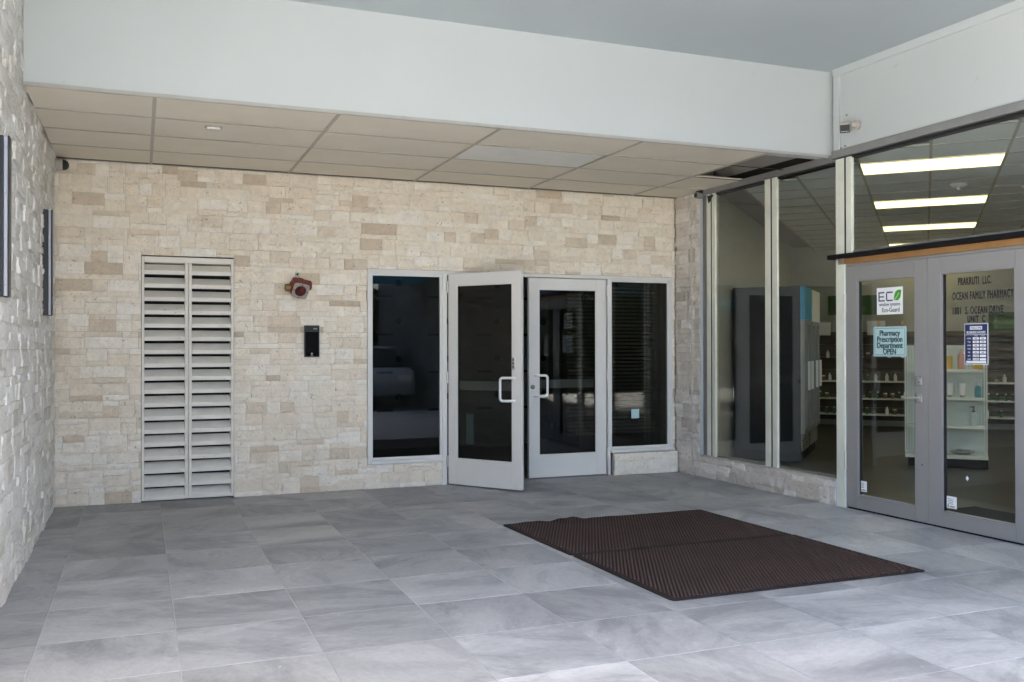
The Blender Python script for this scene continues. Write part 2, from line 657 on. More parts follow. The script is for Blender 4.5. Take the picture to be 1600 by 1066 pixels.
def shop_world(u, v, z=0):
    return Matrix.Translation(SHOP) @ Matrix.Rotation(SHOP_ROT, 4, 'Z') @ Vector((u, v, z))


# ---------------------------------------------------------------- ground and floor
MB().box(-60, 60, -60, -10.5, -0.3, -0.06).build('ground', M['asphalt'], kind='structure')
MB().box(-14, 2.6, -16.5, -10.5, -0.3, -0.01).build('pavement', M['slate'], kind='structure')
floor = MB().box(-0.3, 6.75, -10.5, 0.35, -0.2, -0.0022).build('floor', M['grout'], kind='structure')
GX, GY, T, J = 0.2354, -1.6777, 0.61, 0.0045


def tile_mesh(x0, x1, y0, y1):
    c = 0.0016
    mb = MB()
    vs = [(x0, y0, -0.01), (x1, y0, -0.01), (x1, y1, -0.01), (x0, y1, -0.01),
          (x0, y0, -c), (x1, y0, -c), (x1, y1, -c), (x0, y1, -c),
          (x0 + c, y0 + c, 0), (x1 - c, y0 + c, 0), (x1 - c, y1 - c, 0), (x0 + c, y1 - c, 0)]
    fs = [(0, 1, 5, 4), (1, 2, 6, 5), (2, 3, 7, 6), (3, 0, 4, 7), (4, 5, 9, 8), (5, 6, 10, 9), (6, 7, 11, 10), (7, 4, 8, 11), (8, 9, 10, 11)]
    return mb.add(vs, fs).mesh('floor_tile', M['tile'])


full = tile_mesh(-(T - J) / 2, (T - J) / 2, -(T - J) / 2, (T - J) / 2)
for i in range(-1, 11):
    for j in range(-3, 15):
        xa, xb = GX + i * T, GX + (i + 1) * T
        yb, ya = GY - j * T, GY - (j + 1) * T
        xr = 6.26 - 0.032 * (ya + yb) / 2
        x0, x1, y0, y1 = max(xa, -0.02), min(xb, xr + 0.12), max(ya, -10.4), min(yb, 0.06)
        if x1 - x0 < 0.03 or y1 - y0 < 0.03:
            continue
        cx, cy = (x0 + x1) / 2, (y0 + y1) / 2
        dz = rnd.uniform(-0.0004, 0.0004)
        if abs(x1 - x0 - T) < 1e-4 and abs(y1 - y0 - T) < 1e-4:
            inst('floor_tile', full, floor, (cx, cy, dz))
        else:
            hx, hy = (x1 - x0 - J) / 2, (y1 - y0 - J) / 2
            inst('floor_tile', tile_mesh(-hx, hx, -hy, hy), floor, (cx, cy, dz))

# ---------------------------------------------------------------- porch ceiling, added shading mass
YF = -2.42                              # face of the white beam
YE = -6.6                               # open edge of the porch ceiling
MB().box(-0.3, 6.75, YE, YF + 0.02, HC, HC + 0.3).build('ceiling', M['ceil'], kind='structure')
mass = thing('sun_block', 'plain white mass added over the porch to block the sun', 'building', (3, -2, 4.1))  # unseen mass, added above the porch to keep the sun out
MB().box(-9, 16, YE + 2, 14, 4.1, 6.5, Matrix.Translation((-3, 2, -4.1))).build('wall', M['plaster'], mass)
MB().box(-9, 16.2, YE + 1.95, 14.1, 6.5, 6.7, Matrix.Translation((-3, 2, -4.1))).build('roof', M['concrete'], mass)
MB().box(6.95, 15, -17.0, YE - 0.1, -0.1, 5.6, Matrix.Translation((-3, 2, -4.1))).build('blocker', mat('blocker_dark', (0.07, 0.07, 0.068), 0.8), mass)  # out-of-view mass, added to shade the drive and darken reflections
beam = thing('ceiling_beam', 'long white plaster beam across the porch above the suspended ceiling edge', 'beam', (0, YF, H))
MB().box(0.0, 6.36, 0, 0.16, 0.014, HC - H + 0.2).build('face', M['plaster'], beam)
# uneven metal angle under the beam
mb = MB()
prev = None
for k in range(41):
    x = 6.34 * k / 40
    z = 0.012 + 0.003 * noise.noise((x * 3, 1, 0))
    ring = [(x, -0.006, z - 0.012), (x, -0.006, z + 0.010), (x, 0.03, z + 0.010), (x, 0.03, z - 0.012)]
    base = len(mb.v)
    mb.v += ring
    if k:
        for a in range(4):
            b = (a + 1) % 4
            mb.f.append((base - 4 + a, base - 4 + b, base + b, base + a))
mb.build('edge_trim', M['trim'], beam)

# ---------------------------------------------------------------- stone walls


def subtract(r, o):
    x0, x1, z0, z1 = r
    a0, a1, b0, b1 = o
    if x1 <= a0 or x0 >= a1 or z1 <= b0 or z0 >= b1:
        return [r]
    out = []
    if x0 < a0:
        out.append((x0, a0, z0, z1))
    if x1 > a1:
        out.append((a1, x1, z0, z1))
    c0, c1 = max(x0, a0), min(x1, a1)
    if z0 < b0:
        out.append((c0, c1, z0, b0))
    if z1 > b1:
        out.append((c0, c1, b1, z1))
    return out


def ledger(x0, x1, z0, z1, openings, seed):
    """interlocking ledger panels: 0.61 x 0.152 m, each of columns split thick over thin or thin over thick"""
    g = random.Random(seed)
    PH, PW = 0.1525, 0.61
    rects = []
    nrow = int((z1 - z0) / PH) + 1
    for r in range(nrow):
        zb = z0 + r * PH
        xs = x0 - g.choice((0.0, 0.18, 0.33)) - (0.035 if r % 2 else 0)
        while xs < x1:
            cuts = [0.0]
            while cuts[-1] < PW - 0.1:
                cuts.append(cuts[-1] + g.choice((0.13, 0.18, 0.22, 0.26, 0.31)))
            cuts[-1] = PW
            last = None
            for a, b in zip(cuts, cuts[1:]):
                sp = g.choice((0.045, 0.105, 0.052, 0.10))
                for q0, q1 in ((0, sp), (sp, PH)):
                    if q1 - q0 > 0.09 and b - a > 0.2 and g.random() < 0.22:
                        mid = (a + b) / 2 + g.uniform(-0.04, 0.04)
                        rects += [(xs + a, xs + mid, zb + q0, zb + q1), (xs + mid, xs + b, zb + q0, zb + q1)]
                    else:
                        rects.append((xs + a, xs + b, zb + q0, zb + q1))
            xs += PW
    for o in openings:
        rects = [p for q in rects for p in subtract(q, o)]
    out = []
    for a, b, c, d in rects:
        a, b, c, d = max(a, x0), min(b, x1), max(c, z0), min(d, z1)
        if b - a > 0.012 and d - c > 0.008:
            out.append((a, b, c, d))
    return out


def stone_geo(w_, h_, depth, amp, step, seed, back=0.03):
    nx, nz = max(2, round(w_ / step)), max(2, round(h_ / step))
    g = random.Random(seed)
    tx, tz = g.uniform(-1, 1) * amp * 0.5, g.uniform(-1, 1) * amp * 0.6
    o = g.uniform(0, 900)
    gap = 0.0011
    xs = [gap + (w_ - 2 * gap) * i / nx for i in range(nx + 1)]
    zs = [gap + (h_ - 2 * gap) * k / nz for k in range(nz + 1)]
    v, f = [], []
    for k, z in enumerate(zs):
        for i, x in enumerate(xs):
            n1 = noise.noise((x * 11 + o, z * 14 + o, 3.1))
            n2 = noise.noise((x * 30 + o, z * 36, o))
            d = depth + tx * (x / w_ - 0.5) + tz * (z / h_ - 0.5) + amp * (n1 * 0.9 + n2 * 0.55)
            if i in (0, nx) or k in (0, nz):
                d -= 0.0036
            v.append((x, back - max(d, 0.008), z))
    W = nx + 1
    for k in range(nz):
        for i in range(nx):
            a = k * W + i
            f.append((a, a + 1, a + W + 1, a + W))
    rim = [i for i in range(W)] + [k * W + nx for k in range(1, nz + 1)] + [nz * W + i for i in range(nx - 1, -1, -1)] + [k * W for k in range(nz - 1, 0, -1)]
    k0 = len(v)
    for r_ in rim:
        v.append((v[r_][0], back, v[r_][2]))
    n = len(rim)
    for q in range(n):
        f.append((rim[(q + 1) % n], rim[q], k0 + q, k0 + (q + 1) % n))
    return v, f


def tone_attr(me, vals):
    at = me.attributes.new('tone', 'FLOAT', 'POINT')
    at.data.foreach_set('value', vals)


def stone_wall(root, rects, seed, material, amp, step, limit=300):
    g = random.Random(seed)
    mw = Matrix.Translation(root.location) @ Matrix.Rotation(root.rotation_euler.z, 4, 'Z')
    scored = []
    for q in rects:
        a, b, c, d = q
        ps = [project(mw @ Vector((x, 0, z))) for x in (a, b) for z in (c, d)]
        s = -1
        if all(ps) and max(p[0] for p in ps) > 5 and min(p[0] for p in ps) < 1595 and max(p[1] for p in ps) > 5 and min(p[1] for p in ps) < 1060:
            s = (max(p[0] for p in ps) - min(p[0] for p in ps)) * (max(p[1] for p in ps) - min(p[1] for p in ps))
        scored.append((s, q))
    scored.sort(key=lambda t: -t[0])
    V_, F_, TN = [], [], []
    for k, (s, (a, b, c, d)) in enumerate(scored):
        tone = g.random() ** 0.8
        if g.random() < 0.09:
            tone *= 0.25
        dep = 0.03 + g.uniform(-0.011, 0.008)
        v, f = stone_geo(b - a, d - c, dep, amp, step if s > 0 else step * 2, g.random() * 1e4)
        if k < limit and s > 0:
            me = bpy.data.meshes.new('stone')
            me.from_pydata(v, [], f)
            me.materials.append(material)
            tone_attr(me, [tone] * len(v))
            inst('stone', me, root, (a, 0, c))
        else:
            k0 = len(V_)
            V_ += [(x + a, y, z + c) for x, y, z in v]
            F_ += [tuple(i + k0 for i in q) for q in f]
            TN += [tone] * len(v)
    if V_:
        me = bpy.data.meshes.new('small_stones')
        me.from_pydata(V_, [], F_)
        me.materials.append(material)
        tone_attr(me, TN)
        o = inst('small_stones', me, root, (0, 0, 0))
        o['kind'] = 'stuff'


LOUV = (0.690, 1.488, 0.0, 2.212)
ENTR = (2.735, 6.166, 0.236, 2.150)
DOORGAP = (3.535, 5.43, -1, 0.30)
wb = thing('stone_wall', 'wide cream split-face stone wall with the louver and the pale glass doors', 'wall', (0, 0, 0))
rects = ledger(-0.018, 6.2, 0.0, H - 0.004, [LOUV, ENTR, DOORGAP], 5)
stone_wall(wb, rects, 5, M['stone'], 0.0085, 0.02)
mb = MB()                                # backing masonry round the openings
mb.box(-0.3, LOUV[0], 0.029, 0.25, -0.1, 3.75)
mb.box(LOUV[0], LOUV[1], 0.029, 0.25, LOUV[3], 3.75)
mb.box(LOUV[1], ENTR[0], 0.029, 0.25, -0.1, 3.75)
mb.box(ENTR[0], ENTR[1], 0.029, 0.25, ENTR[3], 3.75)
mb.box(ENTR[1], 6.6, 0.029, 0.25, -0.1, 3.75)
mb.box(ENTR[0], DOORGAP[0], 0.029, 0.14, 0, ENTR[2])
mb.box(DOORGAP[1], ENTR[1], 0.029, 0.14, 0, ENTR[2])
mb.build('backing', M['mortar'], wb)
# proud plinth under the right sidelight
mb = MB().box(5.405, 6.19, -0.062, -0.012, 0.004, 0.232)
mb.build('plinth', M['stone_shaded'], wb, bevel=0.004)
for q in ledger(5.40, 6.185, 0.004, 0.236, [], 9):
    v, f = stone_geo(q[1] - q[0], q[3] - q[2], 0.03, 0.004, 0.03, rnd.random() * 1e4)
    me = bpy.data.meshes.new('stone')
    me.from_pydata(v, [], f)
    me.materials.append(M['stone'])
    tone_attr(me, [rnd.uniform(0.5, 1)] * len(v))
    inst('stone', me, wb, (q[0], -0.08, q[2]))

wl = thing('stone_wall', 'pale rough stone side wall carrying the two black bar lights', 'wall', (0, 0, 0), R(90))
rects = ledger(-6.0, -0.005, 0.0, HC, [], 21)
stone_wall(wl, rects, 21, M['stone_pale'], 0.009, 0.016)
MB().box(-6.6, 0.3, 0.029, 0.3, 0, 4.1).build('backing', M['mortar'], wl)

wr = thing('stone_wall', 'short shade-toned stone pier and low stone plinth under the shop windows', 'wall', SF, SF_ROT)
SO = 0.06                                # stone face stands this far outside the shop front
pier = ledger(0.01, 0.468, 0.0, H - 0.004, [], 33)
low = ledger(0.468, 2.484, 0.0, 0.222, [], 34)
g_ = random.Random(3)
VV, allr = [], pier + low
for q in allr:
    v, f = stone_geo(q[1] - q[0], q[3] - q[2], 0.03 + g_.uniform(-0.005, 0.005), 0.013, 0.014, g_.random() * 1e4)
    me = bpy.data.meshes.new('stone')
    me.from_pydata(v, [], f)
    me.materials.append(M['stone_shaded'])
    tn = g_.random()
    tone_attr(me, [tn] * len(v))
    inst('stone', me, wr, (q[0], -SO, q[2]))
MB().box(0.0, 0.467, -SO + 0.029, 0.2, 0, 3.75).build('backing', M['mortar'], wr)
MB().box(0.4672, 2.484, -SO + 0.029, 0.12, 0, 0.215).build('core', M['mortar'], wr)
mb = MB()                                # ragged pale mortar cap and end
prev = None
for k in range(69):
    x = 0.470 + 2.014 * k / 68
    z = 0.222 + 0.006 * noise.noise((x * 9, 2, 1))
    yo = -SO - 0.002 + 0.008 * noise.noise((x * 13, 7, 1))
    base = len(mb.v)
    mb.v += [(x, yo, z - 0.006), (x, yo + 0.006, z + 0.010), (x, 0.0, z + 0.012), (x, 0.0, z - 0.01)]
    if k:
        for a in range(4):
            b = (a + 1) % 4
            mb.f.append((base - 4 + a, base - 4 + b, base + b, base + a))
mb.f.append((0, 1, 2, 3))
mb.f.append(tuple(len(mb.v) - 4 + a for a in range(4)))
mb.build('cap', M['stone_shaded'], wr)
mb = MB()
for zz in range(40):
    z0, z1 = 0.236 + zz * 0.0695, 0.236 + (zz + 1) * 0.0695
    o0 = 0.006 * noise.noise((z0 * 9, 4, 2))
    mb.box(0.470, 0.478, -SO + 0.004 + o0, -0.021, z0, z1 + 0.001)
mb.build('white_edge', M['plaster'], wr)
mb = MB()
v, f = stone_geo(0.055, 0.222, 0.02, 0.012, 0.014, 77, back=0.0)
mb.add([(2.485 - y * 0.5, -SO + x * 0.9, z) for x, y, z in v], f)
e_ = mb.build('end_stone', M['plaster'], wr)

# ---------------------------------------------------------------- suspended ceiling under the beam
susp = MB().box(-0.2, 6.55, -2.27, 0.25, 3.62, 3.8).build('suspended_ceiling', M['dark'], kind='structure')  # slab over the plenum, coloured near black to stand for its shade
CXS = [0.0, 0.77, 1.99, 3.21, 4.435, 5.66, 6.36]
CYS = [0.0, -0.595, -1.205, -1.815, -2.405]
tmesh = {}


def ceil_tile(w_, d_, material, name='ceiling_tile'):
    key = (round(w_, 3), round(d_, 3), material.name, name)
    if key not in tmesh:
        mb = MB()
        e = 0.008
        mb.box(-w_ / 2 + e, w_ / 2 - e, -d_ / 2 + e, d_ / 2 - e, 0, 0.016)
        tmesh[key] = mb.mesh(name, material)
    return tmesh[key]


for i in range(6):
    for j in range(4):
        x0, x1, y1, y0 = CXS[i], CXS[i + 1], CYS[j], CYS[j + 1]
        if i == 5:
            x1 = 6.27 - 0.032 * (y0 + y1) / 2 + 0.06
            if j >= 2:
                continue
        if i == 3 and j == 2:
            continue
        o = inst('ceiling_tile', ceil_tile(x1 - x0, y1 - y0, M['soffit']), susp, ((x0 + x1) / 2, (y0 + y1) / 2, H + 0.004 + rnd.uniform(0, 0.0015)))
        o.rotation_euler = (R(rnd.uniform(-0.12, 0.12)), R(rnd.uniform(-0.06, 0.06)), 0)
for x in CXS[1:-1]:
    MB().box(x - 0.012, x + 0.012, -2.405, 0.0, H - 0.002, H + 0.003).build('grid_bar', M['tbar'], susp)
for i in range(6):
    for j in (1, 2, 3):
        x0, x1 = CXS[i] + 0.0125, CXS[i + 1] - 0.0125
        if i == 5:
            x1 = 6.30
        hb_ = 0.0115 if i < 5 or j < 2 else 0.006
        MB().box(x0, x1, CYS[j] - hb_, CYS[j] + hb_, H - 0.0018, H + 0.003).build('grid_bar', M['tbar'] if i < 5 or j < 2 else M['shaded_wood'], susp)  # bars across the gap get a dark colour in place of shade
MB().box(0.0, 6.3, -0.022, -0.001, H + 0.003, H + 0.012).build('wall_angle', M['blackmat'], susp)
MB().box(0.0, 6.36, -2.418, -2.404, H - 0.002, H + 0.004).build('wall_angle', M['tbar'], susp)
# joist behind the missing tiles, coloured darker for the shade there
MB().box(5.98, 6.5, -2.25, -2.0, 3.12, 3.6).build('joist', M['shaded_wood'], susp)

pl = thing('ceiling_light', 'unlit pale blue-grey light panel set among the beige ceiling tiles', 'ceiling light', (3.8225, -1.51, H))
MB().box(-0.592, 0.592, -0.292, 0.292, 0.003, 0.012).build('lens', M['lens'], pl)
MB().box(-0.6, 0.6, -0.3, 0.3, 0.0125, 0.09).build('housing', M['trim'], pl)
pt = thing('detector_plate', 'small white plate on a beige ceiling tile near the pale side wall', 'detector', (1.19, -1.65, H + 0.004))
MB().box(-0.05, 0.05, -0.026, 0.026, -0.022, 0.0).build('plate', mat('plate_plastic', (0.55, 0.54, 0.50), 0.5), pt, bevel=0.006)
MB().box(-0.062, 0.062, -0.034, 0.034, -0.004, 0.0005).build('base', M['trim'], pt)

# ---------------------------------------------------------------- louver
lv = thing('louver_vent', 'tall painted louver vent with two columns of slats in the stone wall', 'vent', (LOUV[0], 0, 0))
W_, HH = LOUV[1] - LOUV[0], LOUV[3] - 0.012
NB = 18
ph = (HH - 0.055) / NB
MB().box(0.003, 0.026, 0.000, 0.16, 0.012, HH).build('jamb', M['louver'], lv, bevel=0.003)
MB().box(W_ - 0.026, W_ - 0.003, 0.000, 0.16, 0.012, HH).build('jamb', M['louver'], lv, bevel=0.003)
MB().box(0.027, W_ - 0.027, 0.002, 0.16, HH - 0.052, HH).build('head', M['louver'], lv, bevel=0.003)
MB().box(W_ / 2 - 0.030, W_ / 2 - 0.0015, 0.004, 0.155, 0.014, HH - 0.053).build('mullion', M['louver'], lv, bevel=0.003)
MB().box(W_ / 2 + 0.0015, W_ / 2 + 0.030, 0.006, 0.155, 0.014, HH - 0.053).build('mullion', M['louver'], lv, bevel=0.003)
MB().box(0.0, W_, 0.165, 0.2, 0, LOUV[3]).build('back', M['dark'], lv)
hw = (W_ / 2 - 0.031) - 0.027
prof = [(0.0015, 0.0), (0.0015, 0.036), (0.010, 0.042), (0.086, 0.0965), (0.099, 0.0875), (0.03, 0.006)]
slat_me = MB().prism(prof, 0, 0, hw).mesh('slat', M['louver'])
for k in range(NB):
    for cx in (0.027, W_ / 2 + 0.031):
        o = inst('slat', slat_me, lv, (cx, rnd.uniform(0, 0.003), 0.013 + k * ph + rnd.uniform(-0.002, 0.002)))
        o.rotation_euler = (0, R(rnd.uniform(-0.25, 0.25)), 0)

# ---------------------------------------------------------------- pale entrance frame and doors
ef = thing('entrance_frame', 'pale aluminium entrance frame with two dark glass sidelights in the stone wall', 'door frame', (0, 0, 0))
Y0, Y1 = -0.008, 0.10
E0, E1, P1, P2, ZT = 2.738, 6.163, 3.512, 5.375, 2.146


def bar(x0, x1, z0, z1, name='frame_bar', y0=Y0, y1=Y1, parent=ef, material=None, bevel=0.003):
    return MB().box(x0, x1, y0, y1, z0, z1).build(name, material or M['alum'], parent, bevel=bevel)


bar(E0, E0 + 0.03, 0.24, ZT)
bar(E0 + 0.0305, E1 - 0.0305, ZT - 0.035, ZT)
bar(E1 - 0.03, E1, 0.24, ZT)
bar(P1 - 0.012, P1 + 0.036, 0.004, ZT - 0.0355)
bar(P2 - 0.014, P2 + 0.016, 0.004, ZT - 0.0355)
bar(E0 + 0.0305, P1 - 0.0125, 0.24, 0.275, 'sill', y0=-0.02)
bar(P2 + 0.0165, E1 - 0.0305, 0.24, 0.275, 'sill', y0=-0.02)
for a, b in ((E0 + 0.031, P1 - 0.0128), (P2 + 0.0168, E1 - 0.031)):
    z0, z1 = 0.2755, ZT - 0.0358
    for q in ((a, a + 0.022, z0, z1), (b - 0.022, b, z0, z1), (a + 0.0225, b - 0.0225, z0, z0 + 0.026), (a + 0.0225, b - 0.0225, z1 - 0.026, z1)):
        bar(*q, name='glazing_bead', y0=0.004, y1=0.05, bevel=0.002)
    MB().box(a + 0.015, b - 0.015, 0.024, 0.030, z0 + 0.015, z1 - 0.015).build('glass_pane', M['tint'], ef)
MB().box(P1 + 0.037, P2 - 0.0145, 0.0, 0.11, -0.001, 0.006).build('threshold', M['alum_dk'], ef)
st = MB().box(5.66, 5.755, 0.0205, 0.0225, 0.60, 0.70).build('sticker', M['aqua'], ef)


def door_leaf(root, W, Hh, stile, top, bot, mt, gl, t=0.045, z0=0.015, bw=0.012):
    """leaf from local x 0 (hinge) to W; outer face at local y=0, inner at y=t"""
    MB().box(0, stile, 0, t, z0, Hh).build('stile', mt, root, bevel=0.003)
    MB().box(W - stile, W, 0, t, z0, Hh).build('stile', mt, root, bevel=0.003)
    MB().box(stile + 0.0004, W - stile - 0.0004, 0.0006, t - 0.0006, Hh - top, Hh - 0.0005).build('top_rail', mt, root)
    MB().box(stile + 0.0004, W - stile - 0.0004, 0.0006, t - 0.0006, z0 + 0.0005, z0 + bot).build('bottom_rail', mt, root)
    a, b, c, d = stile, W - stile, z0 + bot, Hh - top
    for q in ((a + 0.0006, a + bw, c + 0.0006, d - 0.0006), (b - bw, b - 0.0006, c + 0.0006, d - 0.0006),
              (a + bw + 0.0004, b - bw - 0.0004, c + 0.0006, c + bw), (a + bw + 0.0004, b - bw - 0.0004, d - bw, d - 0.0006)):
        MB().box(q[0], q[1], 0.004, t - 0.004, q[2], q[3]).build('glazing_bead', mt, root, bevel=0.002)
    e = bw - 0.003
    mb = MB()
    g2 = bw + 0.005
    mb.box(a + bw + 0.0003, a + g2, 0.012, t - 0.012, c + bw, d - bw)
    mb.box(b - g2, b - bw - 0.0003, 0.012, t - 0.012, c + bw, d - bw)
    mb.build('gasket', M['gasket'], root)
    MB().box(a + e, b - e, t / 2 - 0.003, t / 2 + 0.003, c + e, d - e).build('glass_pane', gl, root)


def pull(root, x, z0, z1, sgn, out=0.065, reach=0.10, mt=None):
    """D-shaped pull handle fixed at x, loop reaching sgn*reach sideways"""
    n = 6
    pts = [(x, 0.002, z1)]
    pts += [(x + sgn * reach * 0.15, -out * 0.6, z1)]
    cr = 0.03
    for k in range(n + 1):
        a = math.pi / 2 * k / n
        pts.append((x + sgn * (reach - cr + cr * math.sin(a)), -out, z1 - cr + cr * math.cos(a)))
    for k in range(n + 1):
        a = math.pi / 2 * k / n
        pts.append((x + sgn * (reach - cr + cr * math.cos(a)), -out, z0 + cr - cr * math.sin(a)))
    pts += [(x + sgn * reach * 0.15, -out * 0.6, z0), (x, 0.002, z0)]
    MB().tube(pts, 0.0125, 12).build('pull_handle', mt or M['whitepl'], root, smooth=True)


# open leaf, hinged next to the left sidelight
DA = R(-54.5)
d1 = thing('glass_door', 'pale aluminium glass door standing open towards the porch', 'door', (3.553, -0.03, 0), DA)
door_leaf(d1, 0.862, 2.112, 0.098, 0.112, 0.25, M['alum'], M['tint'])
pull(d1, 0.79, 0.865, 1.085, -1, reach=0.125)
kp = MB().box(0.765, 0.797, -0.010, 0.001, 1.165, 1.285).build('key_plate', M['steel'], d1, bevel=0.003)
for k in range(3):
    MB().box(0.770, 0.792, -0.0125, -0.0101, 1.178 + k * 0.035, 1.203 + k * 0.035).build('slot', M['alum_dk'], kp)
MB().box(0.10, 0.762, 0.047, 0.085, 0.955, 1.045).build('push_bar', M['alum'], d1, bevel=0.006)
for z in (0.18, 1.02, 1.93):
    MB().lathe([(0.011, 0), (0.011, 0.115)], (-0.012, 0.0, z), seg=10).build('hinge', M['steel'], d1, smooth=True)
MB().box(0.20, 0.29, 0.0275, 0.0285, 0.42, 0.72).build('sticker', M['aqua'], d1)

d2 = thing('glass_door', 'pale aluminium glass door standing closed beside the right sidelight', 'door', (4.443, 0.004, 0), 0)
door_leaf(d2, 0.90, 2.104, 0.112, 0.112, 0.228, M['alum'], M['tint'])
pull(d2, 0.062, 0.868, 1.085, 1, reach=0.12)
MB().lathe([(0.024, 0), (0.024, 0.012), (0.015, 0.014), (0.015, 0.017)], (0.04, 0.002, 0.965), 'y', 18).build('lock', M['alum_dk'], d2, smooth=True).scale = (1, -1, 1)
MB().box(0.10, 0.80, 0.047, 0.085, 0.945, 1.035).build('push_bar', M['alum'], d2, bevel=0.006)
for z in (0.18, 1.02, 1.93):
    MB().lathe([(0.010, 0), (0.010, 0.115)], (0.913, -0.004, z), seg=10).build('hinge', M['steel'], d2, smooth=True)
text_mb('176a', 0.075, M['paper'], 'handwriting', d2, 0.70, 0.026, 1.885, 0.95)

# ---------------------------------------------------------------- lobby behind the dark glass
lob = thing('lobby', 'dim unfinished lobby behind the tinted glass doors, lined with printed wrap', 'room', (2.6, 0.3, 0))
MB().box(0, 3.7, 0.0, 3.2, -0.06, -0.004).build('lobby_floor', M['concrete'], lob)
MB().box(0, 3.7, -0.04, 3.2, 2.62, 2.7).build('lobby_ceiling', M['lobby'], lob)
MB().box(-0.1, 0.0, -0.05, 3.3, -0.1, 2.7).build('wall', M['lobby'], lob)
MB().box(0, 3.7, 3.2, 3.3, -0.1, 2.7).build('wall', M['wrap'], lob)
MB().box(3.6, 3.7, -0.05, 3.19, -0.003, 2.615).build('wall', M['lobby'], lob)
for k in range(5):
    for q in range(4):
        x, z = 0.35 + k * 0.72, 0.5 + q * 0.52
        MB().box(x, x + 0.22, 3.190, 3.196, z, z + 0.03).build('print', M['ink'], lob)
        MB().lathe([(0.045, 0), (0.045, 0.004)], (x + 0.30, 3.192, z + 0.2), 'y', 14).build('print', M['ink'], lob)
ph_ = MB().box(0.03, 0.05, 0.0, 0.03, 0, 1.0, Matrix.Translation((0.16, 0.28, 0.02)) @ Matrix.Rotation(R(-9), 4, 'Y'))
ph_.build('pole', M['whitepl'], lob)
bl = thing('slat_blind', 'dark horizontal slat blind hanging inside the right sidelight', 'blind', (5.05, 0.34, 0))
MB().box(0, 1.10, 0, 0.05, 2.06, 2.12).build('head_rail', M['dark'], bl)
sm = MB().box(0, 1.10, -0.02, 0.02, -0.002, 0.002, Matrix.Rotation(R(38), 4, 'X')).mesh('slat', mat('blind_slat', (0.34, 0.29, 0.21), 0.6))
for k in range(40):
    inst('slat', sm, bl, (0, 0.02, 0.42 + k * 0.0415))

# ---------------------------------------------------------------- wall fittings
al = thing('alarm_housing', 'weathered red alarm housing with open square flange on the cream stone wall', 'alarm', (2.075, -0.004, 1.955))
mb = MB()
Tm = Matrix.Rotation(R(14), 4, 'Y') @ Matrix.Rotation(R(24), 4, 'X') @ Matrix.Rotation(R(8), 4, 'Z')
mb.lathe([(0.0, 0.02), (0.088, 0.02), (0.094, -0.04), (0.084, -0.085), (0.066, -0.10)], (0, 0, 0), 'y', 18)
mb.v = [tuple(Tm @ Vector(p)) for p in mb.v]
mb.build('body', M['red'], al, smooth=True)
mb = MB().box(-0.082, 0.082, -0.085, 0.085, 0.045, 0.088)
mb.v = [tuple(Tm @ Vector((x, y * 0.6 - 0.05, z))) for x, y, z in mb.v]
mb.build('shoulder', M['red'], al, bevel=0.012)
mb = MB()
S_ = 0.074
ring = []
for k in range(24):
    a = 2 * math.pi * k / 24
    c, s = math.cos(a), math.sin(a)
    q = S_ / max(abs(c), abs(s)) if max(abs(c), abs(s)) > 0 else S_
    ring.append((c, s, min(q, S_ * 1.28)))
vs = []
for y in (-0.112, -0.098):
    vs += [(c * q, y, s * q) for c, s, q in ring] + [(c * 0.054, y, s * 0.054) for c, s, q in ring]
fs = []
for k in range(24):
    n_ = (k + 1) % 24
    fs += [(k, n_, 24 + n_, 24 + k), (48 + k, 48 + n_, 72 + n_, 72 + k), (k, n_, 48 + n_, 48 + k), (24 + k, 24 + n_, 72 + n_, 72 + k)]
mb.add([tuple(Tm @ Vector(p)) for p in vs], fs)
fl = mb.build('flange', mat('rusty_flange', (0.34, 0.31, 0.275), 0.7, var=0.4, vscale=45), al)
for cx, cz in ((0, 0.064), (0.064, 0), (0, -0.064), (-0.064, 0)):
    mb = MB().lathe([(0.006, -0.1135), (0.006, -0.1115)], (cx, 0, cz), 'y', 8)
    mb.v = [tuple(Tm @ Vector(p)) for p in mb.v]
    mb.build('bolt_hole', M['dark'], fl)
mb = MB().lathe([(0.052, -0.10), (0.045, -0.07), (0.0, -0.068)], (0, 0, 0), 'y', 18)
mb.v = [tuple(Tm @ Vector(p)) for p in mb.v]
mb.build('inner_bowl', M['redin'], al, smooth=True)
mb = MB().lathe([(0.016, -0.105), (0.012, -0.075)], (0.014, 0, 0.008), 'y', 12)
mb.v = [tuple(Tm @ Vector(p)) for p in mb.v]
mb.build('hub', M['red'], al, smooth=True)
MB().lathe([(0.020, -0.135), (0.036, -0.128), (0.036, -0.095), (0.026, -0.092), (0.026, -0.05)], (0, -0.05, -0.012), 'x', 14).build('brass_fitting', M['brass'], al, smooth=True)
MB().lathe([(0.038, 0.06), (0.046, 0.075), (0.046, 0.105), (0.030, 0.115)], (0, -0.05, 0.012), 'x', 16).build('end_cap', M['red'], al, smooth=True)
lug = MB().box(-0.035, 0.006, -0.022, -0.004, 0.085, 0.135).build('lug', M['flange'], al, bevel=0.004)
MB().lathe([(0.010, -0.027), (0.010, -0.0225)], (-0.014, 0, 0.116), 'y', 10).build('lug_hole', M['dark'], lug)

